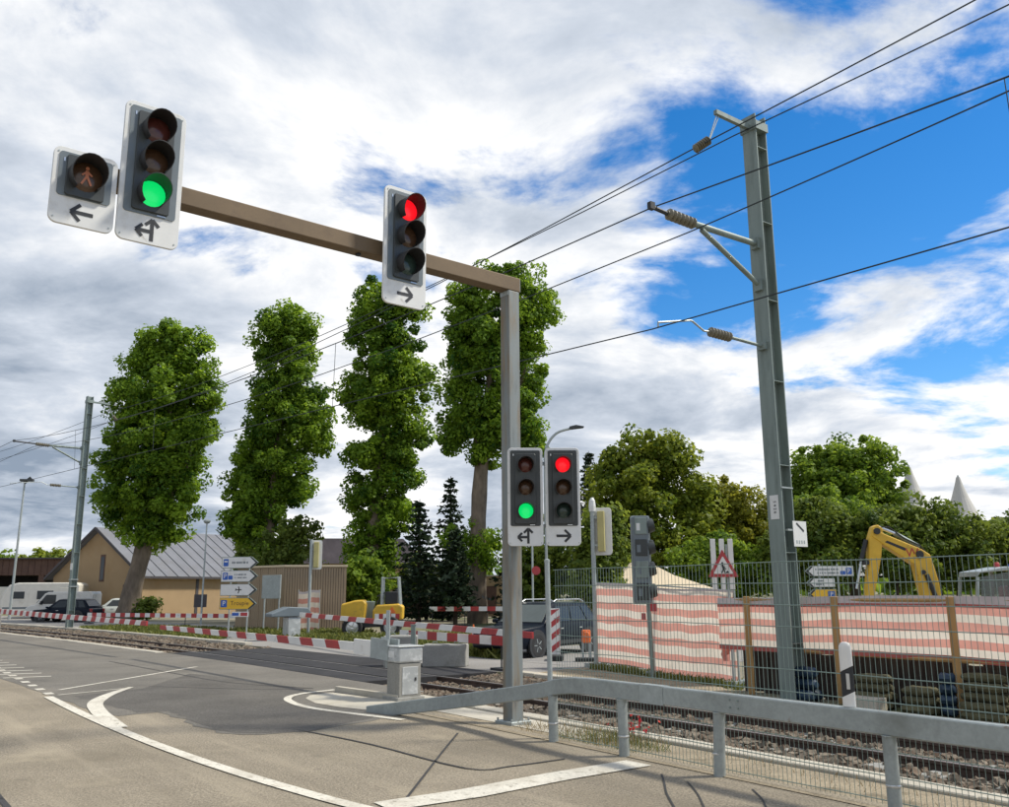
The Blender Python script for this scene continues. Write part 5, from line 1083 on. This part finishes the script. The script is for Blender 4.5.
# plank shed
sh = empty('plank_shed', (-9.76, 40.0, 0), 0, 'larch-clad shed with vertical planks right of the signpost', 'shed')
def plank_wall(a, b, n, h):
    a = Vector(a); b = Vector(b); d = b - a; L = d.length; rz = math.atan2(d.y, d.x); w0 = L / n; mh = {}
    for i in range(n):
        c = a + d * ((i + .5) / n); key = i % 4
        if key not in mh: o = MB().box((0, 0, h / 2 - .02 * (key == 2)), (w0 - .018, .03 + .008 * key, h - .03 * (key % 2))).build('plank', M_wood, sh); mh[key] = o
        else: o = mh[key].copy(); COL.objects.link(o)
        o.location = c; o.rotation_euler = (0, 0, rz)
P0, P1, P2 = (-2.75, 2.3), (0, 0), (2.62, .55)
plank_wall((*P0, 0), (*P1, 0), 24, 2.86); plank_wall((*P1, 0), (*P2, 0), 24, 2.86); plank_wall((*P2, 0), (P2[0] - .8, P2[1] + 3.4, 0), 22, 2.86)
co = MB(); co.add([Vector((x, y, z)) for z in (2.84, 2.93) for x, y in ((-2.85, 2.25), (0, -.07), (2.70, .48), (1.85, 4.0), (-2.4, 5.0))], [(0, 1, 2, 3, 4), (5, 6, 7, 8, 9), (0, 1, 6, 5), (1, 2, 7, 6), (2, 3, 8, 7), (3, 4, 9, 8), (4, 0, 5, 9)]); co.build('roof', M_cream, sh)
MB().add([Vector((x, y, z)) for z in (.02, 2.8) for x, y in ((-2.6, 2.35), (0, .1), (2.5, .65), (1.7, 3.8), (-2.2, 4.8))], [(0, 1, 2, 3, 4), (5, 6, 7, 8, 9), (0, 1, 6, 5), (1, 2, 7, 6), (2, 3, 8, 7), (3, 4, 9, 8), (4, 0, 5, 9)]).build('inner_wall', M_darkin, sh)
nb_ = empty('notice_board', (-10.15, 39.35, 0), R(-38), 'blank grey board on two posts in front of the plank shed', 'board'); MB().box((0, 0, 1.98), (1.25, .06, 1.0)).build('panel', M_galv, nb_, bevel=.01)
for x in (-.5, .5): MB().bar((x, .05, 0), (x, .05, 2.4), .06, .04).build('post', M_galv, nb_)
sa, sb2 = Vector((-8.98, 39.4, 0)), Vector((-8.02, 39.2, 0)); pf = empty('tarp_screen', sa, 0, 'small red and white striped tarp panel leaning before the plank shed', 'tarp'); striped_sheet('striped_tarp', sa, sb2, (.05, .05), (1.75, 1.85), [(1, 1), (1, 0)] * 4 + [(.5, 3)], pf, sa, .02, 12, 9)
for u in (0, 1): q = sa.lerp(sb2, u) - sa + Vector((0, .06, 0)); MB().tube(q, q + Vector((0, 0, 1.85)), .02, n=6).build('pole', M_galv, pf)
# tents
def spire_tent(loc, H, label, k=1.2):
    t = empty('spire_tent', loc, 0, label, 'tent', 'pale spire tents'); mb = MB(); pr = [(7.5 * k, 2.6), (5.2 * k, H - 6.9), (3.0 * k, H - 5.7), (1.75 * k, H - 4.4), (1.0 * k, H - 3.0), (.55 * k, H - 1.7), (.30, H - .6), (.14, H)]
    mb.lathe(pr, 20); mb.build('canopy', M_tent, t, smooth=False); MB().tube((0, 0, 0), (0, 0, H + .15), .07, n=8).build('mast', M_galv, t)
    for i in range(10): a = 2 * math.pi * i / 10; MB().tube((7.3 * k * math.cos(a), 7.3 * k * math.sin(a), 0), (7.3 * k * math.cos(a), 7.3 * k * math.sin(a), 2.65), .05, n=6).build('side_pole', M_galv, t)
spire_tent((36.0, 70.5, 0), 10.3, 'right pale tent spire rising above the hedge'); spire_tent((32.4, 71, 0), 11.2, 'left pale tent spire half hidden by the green tree')
mq = empty('marquee', (5.9, 39.8, 0), R(10), 'cream marquee with pointed roof showing above the striped tarp', 'tent')
MB().loft([[Vector(p) for p in ((-2.6, -2.2, 1.75), (2.6, -2.2, 1.75), (2.6, 2.2, 1.75), (-2.6, 2.2, 1.75))], [Vector(p) for p in ((-1.2, -1.0, 2.35), (1.2, -1.0, 2.35), (1.2, 1.0, 2.35), (-1.2, 1.0, 2.35))], [Vector(p) for p in ((-.12, -.12, 3.05), (.12, -.12, 3.05), (.12, .12, 3.05), (-.12, .12, 3.05))]]).build('canopy', M_cream, mq)
for x in (-2.5, 2.5):
    for y in (-2.1, 2.1): MB().tube((x, y, 0), (x, y, 1.78), .04, n=8).build('leg', M_galv, mq)
MB().box((0, 2.1, .9), (5.0, .03, 1.7)).build('side_wall', M_cream, mq)
# lamps
fl = empty('floodlight_mast', (-34.5, 63.5, 0), 0, 'thin distant floodlight mast left of the overhead line mast', 'lamp post'); MB().tube((0, 0, 0), (.1, 0, 9.6), .10, .06, 8).build('pole', M_galv, fl); MB().box((.25, 0, 9.7), (.9, .3, .16), .2).build('floodlight', M_headdk, fl); MB().bar((.05, 0, 9.5), (.5, .05, 9.9), .1, .2).build('bracket', M_headdk, fl)
sl2 = empty('street_lamp', (1.85, 40.0, 0), 0, 'curved street lamp rising behind the lower signals', 'street lamp')
MB().poly(smoothpts([(0, 0, 0), (-.05, 0, 4.0), (-.05, 0, 7.0), (.05, 0, 8.1), (.5, 0, 8.75), (1.2, 0, 8.98)], 4), .06, 8).build('pole', M_galv, sl2, smooth=True); MB().prism([(1.1, 8.92), (1.75, 9.0), (1.78, 9.05), (1.4, 9.12), (1.1, 9.05)], -.14, .14).build('lamp_head', M_headdk, sl2, bevel=.02)
lp = empty('lamp_column', (-17.0, 51, 0), 0, 'slim pale lamp column in front of the ochre house', 'lamp post'); MB().tube((0, 0, 0), (0, 0, 5.6), .06, .04, 8).build('pole', M_galv, lp); MB().lathe([(.12, 5.6), (.2, 5.7), (.2, 5.76), (.05, 5.85)], 12).build('lamp_head', M_galv, lp); MB().box((-.1, 0, 1.3), (.7, .05, .7)).build('notice', M_roofedge, lp)
sp2 = empty('sign_pole', (.92, 31.0, 0), 0, 'thin grey sign pole between the gantry pole and the fence post', 'pole'); MB().tube((0, 0, 0), (0, 0, 4.2), .035, n=8).build('shaft', M_galv, sp2); MB().lathe([(.15, 0), (.15, .02)], 14, Matrix.Translation((.12, -.04, 2.42)) @ Matrix.Rotation(R(90), 4, 'X')).build('round_sign', M_redsign, sp2)

# ------------------------------------------------------------------ trees
def U(px, Y, bx, blobs):       # outline units -> metres at the tree's own distance
    k = Y / 900.0; gy = 591 + 1.78 / k
    return [((b[0] - bx) * k, max(.6, (gy - b[1]) * k), b[2] * k, b[3] * k, *( [b[4] * k] if len(b) > 4 else [])) for b in blobs]
def tree(name, x, y, label, blobs, Y, bx, trunkpts, radii, leafm, barkm, nclump, per, crad, size, seed, depth=.95, group=None, limbsegs=(), shell=.55, droop=0, tb=.5):
    t = empty(name, (x, y, 0), 0, label, 'tree', group); kz = 1.035 if name == 'plane_tree' else 1.0; kx = .92 if bx in (130, 262) else 1.0; B = [(b[0] * kx, b[1] * kz, b[2] * .86 * kx, b[3] * .88, *b[4:]) for b in U(0, Y, bx, blobs)]; trunk(t, trunkpts, radii, barkm)
    if limbsegs: limbs(t, limbsegs, barkm)
    crown(t, B, depth, nclump, per, crad, size, leafm, seed, shell, droop, tb); return t
GP = 'pruned plane trees beyond the crossing'
tree('plane_tree', -24.9, 60, 'broad leftmost plane tree with leaning bare trunk before the ochre house', [(152, 343, 26, 22), (172, 352, 26, 26), (190, 385, 24, 28), (130, 362, 24, 26), (150, 400, 50, 42), (118, 415, 26, 40), (188, 425, 28, 34), (150, 445, 58, 40), (110, 465, 24, 30), (145, 488, 54, 36), (185, 478, 24, 36), (120, 510, 32, 24), (170, 520, 32, 26), (140, 535, 28, 14), (200, 405, 18, 16)], 60, 130, [(0, 0, 0), (.15, 0, 1.5), (.75, 0, 4.5), (1.2, 0, 7.5), (1.7, 0, 12)], [.85, .62, .55, .42, .2], M_lf_plane, M_trunk, 640, 150, .68, .178, 11, group=GP,
     limbsegs=[([(1.0, 0, 6), (3.2, -.4, 9.2), (3.9, -.5, 12)], [.3, .2, .08]), ([(1.0, 0, 6), (-1.2, .3, 9), (-1.6, .3, 13)], [.3, .2, .08]), ([(1.6, 0, 11), (2.0, 0, 15), (1.8, 0, 18.5)], [.2, .14, .05])])
tree('plane_tree', -15.5, 58, 'second plane tree from the left with narrow top and crown reaching low', [(272, 326, 26, 20), (292, 338, 20, 24), (254, 342, 16, 22), (278, 365, 34, 26), (282, 398, 40, 28), (255, 400, 16, 20), (290, 430, 42, 30), (312, 440, 20, 28), (255, 440, 28, 26), (275, 470, 46, 30), (235, 478, 24, 28), (250, 505, 38, 28), (290, 490, 22, 22), (250, 540, 34, 26), (235, 525, 22, 22), (265, 555, 24, 14)], 58, 262, [(0, 0, 0), (0, 0, 4), (.4, 0, 9), (.9, 0, 16)], [.65, .5, .35, .12], M_lf_plane, M_trunk, 600, 148, .62, .172, 12, group=GP)
tree('plane_tree', -8.0, 54, 'third plane tree, tall and lumpy, left of the gantry pole', [(384, 295, 28, 20), (402, 310, 20, 24), (360, 312, 16, 22), (378, 340, 34, 24), (400, 350, 22, 24), (385, 378, 44, 24), (352, 392, 20, 24), (415, 385, 18, 24), (382, 408, 44, 26), (398, 440, 30, 24), (378, 465, 38, 24), (405, 480, 22, 20), (368, 500, 30, 26), (390, 520, 26, 22), (368, 545, 30, 24), (362, 580, 22, 26), (380, 560, 18, 20)], 54, 372, [(0, 0, 0), (0, 0, 4), (.5, 0, 10), (.7, 0, 17)], [.6, .48, .34, .12], M_lf_plane, M_trunk, 620, 145, .60, .165, 13, group=GP)
tree('plane_tree', -1.55, 50, 'rightmost tall plane tree behind the gantry pole with ivy clump on its trunk', [(468, 298, 22, 22), (497, 284, 26, 22), (525, 284, 28, 24), (546, 310, 20, 28), (475, 325, 36, 26), (520, 325, 36, 28), (490, 355, 46, 30), (525, 362, 28, 26), (468, 365, 26, 28), (460, 395, 22, 22), (500, 398, 46, 30), (525, 420, 22, 30), (470, 425, 34, 24), (505, 440, 36, 24), (530, 455, 16, 22), (450, 450, 16, 14), (485, 460, 24, 14), (475, 545, 28, 20), (488, 565, 14, 10)], 50, 478, [(0, 0, 0), (0, 0, 3), (.1, 0, 7), (.4, 0, 10.5), (1.0, 0, 16)], [.58, .48, .42, .36, .15], M_lf_plane, M_trunk, 680, 140, .56, .152, 14, group=GP, limbsegs=[([(.3, 0, 9), (2.2, -.3, 12), (2.9, -.3, 15)], [.25, .18, .07]), ([(.3, 0, 9), (-.7, .3, 13), (-.3, .3, 16.5)], [.25, .16, .06])])
GB_ = 'trees behind the roadworks'
tree('broadleaf_tree', 7.2, 46, 'broad olive-brown tree above the striped tarp', [(655, 458, 40, 24), (625, 470, 26, 24), (680, 470, 28, 24), (650, 495, 60, 30), (700, 505, 30, 30), (620, 515, 32, 30), (660, 540, 66, 34), (715, 550, 30, 30), (630, 565, 34, 24)], 46, 650, [(0, 0, 0), (0, 0, 2.5), (.3, 0, 6)], [.35, .3, .15], M_lf_olive, M_darkbark, 460, 100, .55, .165, 21, group=GB_)
tree('willow', 11.8, 47, 'yellow-green drooping tree left of the near mast', [(735, 500, 26, 22), (755, 505, 30, 28), (720, 520, 24, 26), (750, 540, 44, 36), (775, 530, 20, 30), (730, 570, 30, 24)], 47, 745, [(0, 0, 0), (0, 0, 2.5), (.2, 0, 4.5)], [.3, .25, .12], M_lf_willow, M_darkbark, 300, 100, .55, .14, 22, group=GB_, droop=1.2)
tree('broadleaf_tree', 19.6, 51, 'full green round tree right of the near mast', [(820, 470, 30, 24), (860, 462, 34, 24), (840, 490, 50, 30), (885, 490, 24, 30), (805, 500, 22, 30), (850, 520, 58, 34), (830, 550, 40, 30)], 51, 848, [(0, 0, 0), (0, 0, 2.5), (.2, 0, 6)], [.35, .3, .15], M_lf_green, M_darkbark, 460, 100, .58, .175, 23, group=GB_)
for i, (x, y, bl_, bx, lb, m_) in enumerate(((13.8, 41, [(795, 545, 30, 26), (815, 530, 26, 26), (780, 560, 30, 26), (810, 570, 34, 24)], 800, 'dark hedge bush right behind the near mast', M_lf_hedge), (17.6, 41, [(870, 540, 34, 26), (900, 530, 30, 26), (885, 560, 44, 28)], 885, 'dark hedge bush behind the excavator boom', M_lf_hedge), (20.6, 41.5, [(930, 535, 30, 24), (955, 540, 30, 22), (940, 565, 40, 26)], 942, 'dark hedge bush under the tent spires', M_lf_hedge), (23.4, 42, [(985, 545, 30, 20), (1015, 540, 26, 22), (1000, 568, 40, 26)], 1000, 'dark hedge bush at the right edge', M_lf_hedge), (15.9, 44, [(845, 520, 34, 22), (865, 535, 30, 26), (830, 540, 26, 30)], 848, 'mid-green bush beneath the round tree', M_lf_green), (9.8, 42, [(700, 575, 34, 22), (740, 575, 34, 20), (720, 560, 30, 20)], 718, 'low bush behind the roadworks sign', M_lf_green), (3.9, 36.2, [(600, 560, 18, 28), (606, 540, 16, 24), (600, 585, 20, 18)], 603, 'dark bush behind the yellow-backed signal', M_lf_hedge))):
    t = empty('bush', (x, y, 0), 0, lb, 'bush', 'bushes behind the roadworks'); crown(t, U(0, y, bx, bl_), 1.0, 220, 90, .45, .14, m_, 40 + i, .6, name='foliage'); trunk(t, [(0, 0, 0), (0, 0, 1.2), (.1, 0, 2.2)], [.12, .1, .05], M_darkbark, 7, 'stem')
def conifer(x, y, H, Wd, label, seed, m=M_lf_dark, bare=.6):
    t = empty('conifer', (x, y, 0), 0, label, 'tree', 'dark conifers'); trunk(t, [(0, 0, 0), (0, 0, H * .5), (0, 0, H)], [.018 * H + .03, .012 * H + .02, .015], M_darkbark, 8)
    rg = np.random.default_rng(seed); V = []; nl = int(H * 3.2); cen = []; nr = []
    for i in range(nl):
        f = i / nl; z = bare + (H - bare) * f; r = Wd / 2 * (1 - f) ** .8 + .08; nb = 7
        for j in range(nb):
            a = 2 * math.pi * (j + rg.random()) / nb; rr = r * rg.uniform(.65, 1.1); k = max(8, int(34 * rr / (Wd / 2)))
            u = rg.random(k) ** .7; p = np.stack([np.cos(a) * rr * u + rg.normal(0, .10, k), np.sin(a) * rr * u + rg.normal(0, .10, k), z - .25 * rr * u + .12 * u * u * rr + rg.normal(0, .05, k)], 1); cen.append(p); nr.append(rg.normal(size=(k, 3)) * .6 + np.array([0, 0, .9]))
    C_ = np.concatenate(cen); C_[:, 2] = np.maximum(C_[:, 2], .1); V = leaf_quads(rg, C_, np.concatenate(nr), .17, 1.9); blade_mesh('crown', V, np.clip(rg.normal(.45, .2, len(C_)), 0, 1), m, t); return t
conifer(5.7, 60, 11.0, 4.6, 'tall sparse conifer right of the lower red signal', 61, bare=1.5)
conifer(-4.6, 48, 6.6, 3.6, 'dark conifer right of the third plane tree', 62); conifer(-3.3, 54, 8.6, 4.0, 'taller dark conifer left of the last plane trunk', 63); conifer(-2.6, 47, 5.0, 3.0, 'short dark conifer beside the last plane trunk', 64, bare=1.0)
conifer(.9, 49, 6.5, 4.2, 'dark conifer behind the gantry pole', 65, bare=.4)
for i, (x, y, bl_, bx, lb, m_, n_, pr_) in enumerate(((-13.2, 55, [(285, 540, 22, 20), (300, 535, 16, 18), (290, 565, 26, 24), (270, 560, 20, 24)], 285, 'loose lime-green bush tree above the plank shed', M_lf_lime, 150, 46), (-10.5, 70, [(335, 555, 12, 14), (328, 570, 12, 14), (345, 565, 10, 12)], 335, 'dark purple-leaved shrub right of the plank shed', M_lf_purple, 90, 40), (-7.5, 46, [(365, 580, 22, 26), (350, 590, 16, 20), (380, 585, 18, 20)], 362, 'mid-green bush behind the yellow site machine', M_lf_green, 150, 50), (-14.8, 52, [(215, 565, 10, 14), (222, 590, 12, 14)], 218, 'pale shrub beside the arrow boards', M_lf_lime, 60, 40), (-4.9, 56, [(420, 575, 20, 20), (405, 585, 18, 18), (440, 580, 20, 18)], 420, 'bush in the gap between the conifers', M_lf_hedge, 120, 46), (2.2, 48, [(535, 555, 26, 30), (560, 560, 24, 26), (545, 585, 30, 18)], 548, 'dark bush behind the dark car', M_lf_hedge, 170, 50), (-23.4, 59.6, [(138, 605, 9, 8)], 138, 'small bright shoot bush at the foot of the leaning trunk', M_lf_lime, 26, 40))):
    t = empty('bush', (x, y, 0), 0, lb, 'bush', 'bushes beyond the crossing'); crown(t, U(0, y, bx, bl_), 1.0, n_, pr_, .42, .17, m_, 70 + i, .6, name='foliage'); trunk(t, [(0, 0, 0), (0, 0, .8), (.05, 0, 1.5)], [.1, .08, .04], M_darkbark, 7, 'stem')
for i, (x, y, rx, h, lb, m_) in enumerate(((-72, 130, 5, 6.8, 'far green tree at the left edge above the hangar', M_lf_green), (-62, 128, 6.5, 8.2, 'far rounded olive tree above the hangar roof', M_lf_olive), (-53, 126, 5, 7.6, 'far tree just left of the distant mast', M_lf_lime), (-84, 135, 6, 6.4, 'far tree leftmost of the row above the hangar', M_lf_green))):
    t = empty('far_tree', (x, y, 0), 0, lb, 'tree', 'far trees above the hangar'); crown(t, [(0, h * .6, rx, h * .42), (rx * .5, h * .5, rx * .7, h * .4), (-rx * .5, h * .5, rx * .7, h * .38)], .9, 120, 40, 1.0, .5, m_, 90 + i); trunk(t, [(0, 0, 0), (0, 0, h * .3), (0, 0, h * .6)], [.3, .25, .1], M_darkbark, 7)
# far backdrop of low woodland closing the horizon
rgb = np.random.default_rng(5); n = 5200; xx = rgb.uniform(-260, 330, n); cc = np.stack([xx, 190 + rgb.uniform(0, 50, n), np.abs(rgb.normal(0, 1, n)) * 2.0 + .4 * np.sin(xx * .11) + 1.2], 1); tagp(blade_mesh('far_woodland', leaf_quads(rgb, cc, rgb.normal(size=(n, 3)) + np.array([0, -.6, .5]), 3.2), np.clip(rgb.normal(.4, .25, n), 0, 1), M_lf_green), 'low far-off belt of woodland along the horizon', 'woodland', kind='stuff')

# ------------------------------------------------------------------ grass and weeds
def patch(nm, poly, z=.014): flat(nm, poly, z, M_grass_soil)
L1 = [tuple(tp(s, o).xy) for s, o in ((24.5, 2.35), (40, 2.35), (40, 5.5), (33, 6.5), (26.5, 4.2))]; patch('grass_verge', L1); grass('grass', L1, 9000, .16, M_lf_grass, 1, 'grass triangle beside the track at the left mast', wd=.05)
L2 = [(-10.5, 36.2), (-5.3, 30.5), (-4.2, 32.2), (-6.0, 39.3), (-12.5, 41.5)]; patch('grass_verge', L2); grass('grass', L2, 7000, .20, M_lf_grass, 2, 'grass in front of the plank shed', wd=.05)
L3 = [(-2.6, 27.2), (-.1, 24.0), (.0, 27.0), (1.0, 33.0), (-1.5, 36), (-5.0, 34.0), (-4.4, 30.0)]; patch('grass_verge', L3); grass('grass', L3, 8000, .22, M_lf_grass, 3, 'grass around the orange cone left of the gantry pole', wd=.05)
L4 = [tuple(tp(s, o).xy) for s, o in ((1.0, 2.4), (6.5, 2.5), (6.8, 4.2), (2.2, 3.35))]; flat('dirt_strip', L4, .012, M_dirt); grass('grass', [tuple(tp(s, o).xy) for s, o in ((1.5, 3.1), (6.5, 4.0), (6.8, 4.7), (2.0, 3.9))], 1500, .11, M_lf_grass, 4, 'tufts of grass along the foot of the striped tarp', wd=.02)
grass('weeds', [tuple(tp(s, o).xy) for s, o in ((1.0, -2.35), (.4, -2.7), (-1.3, -2.75), (-1.4, -1.75), (.3, -1.75))], 800, .10, M_lf_dry, 5, 'dry weeds at the foot of the gantry pole', 'weeds', wd=.004, zoff=-.05)
grass('weeds', [tuple(tp(s, o).xy) for s, o in ((-.3, -2.75), (-1.8, -2.8), (-1.8, -2.1), (-.2, -1.8))], 800, .09, M_lf_grass, 6, 'green weeds beside the first guardrail post', 'weeds', wd=.005, zoff=-.05)
rgp = np.random.default_rng(8); cp = np.array([list(tp(rgp.uniform(-1.25, -.55), rgp.uniform(-2.05, -1.75), rgp.uniform(.10, .32))) for _ in range(20)]); cp[:, 2] -= .07; fl_ = blade_mesh('flowers', leaf_quads(rgp, cp, rgp.normal(size=(20, 3)) + np.array([0, -.5, .5]), .04), rgp.random(20), M_poppy); tagp(fl_, 'red poppy flowers among the weeds by the fence post', 'flowers', kind='stuff')
stm = MB()
for c in cp: stm.tube((c[0], c[1], -0.06), tuple(c), .003, n=3, caps=False)
tagp(stm.build('flower_stems', M_lf_grass, fix=False), 'thin green stems under the red poppies', 'flowers', kind='stuff')
L5 = [tuple(tp(s, o).xy) for s, o in ((-2.0, -2.75), (-12, -2.75), (-12, -1.65), (-2.0, -1.65))]; grass('weeds', L5, 700, .05, M_lf_dry, 9, 'sparse dry weeds along the fence foot', 'weeds', wd=.004, zoff=-.06)
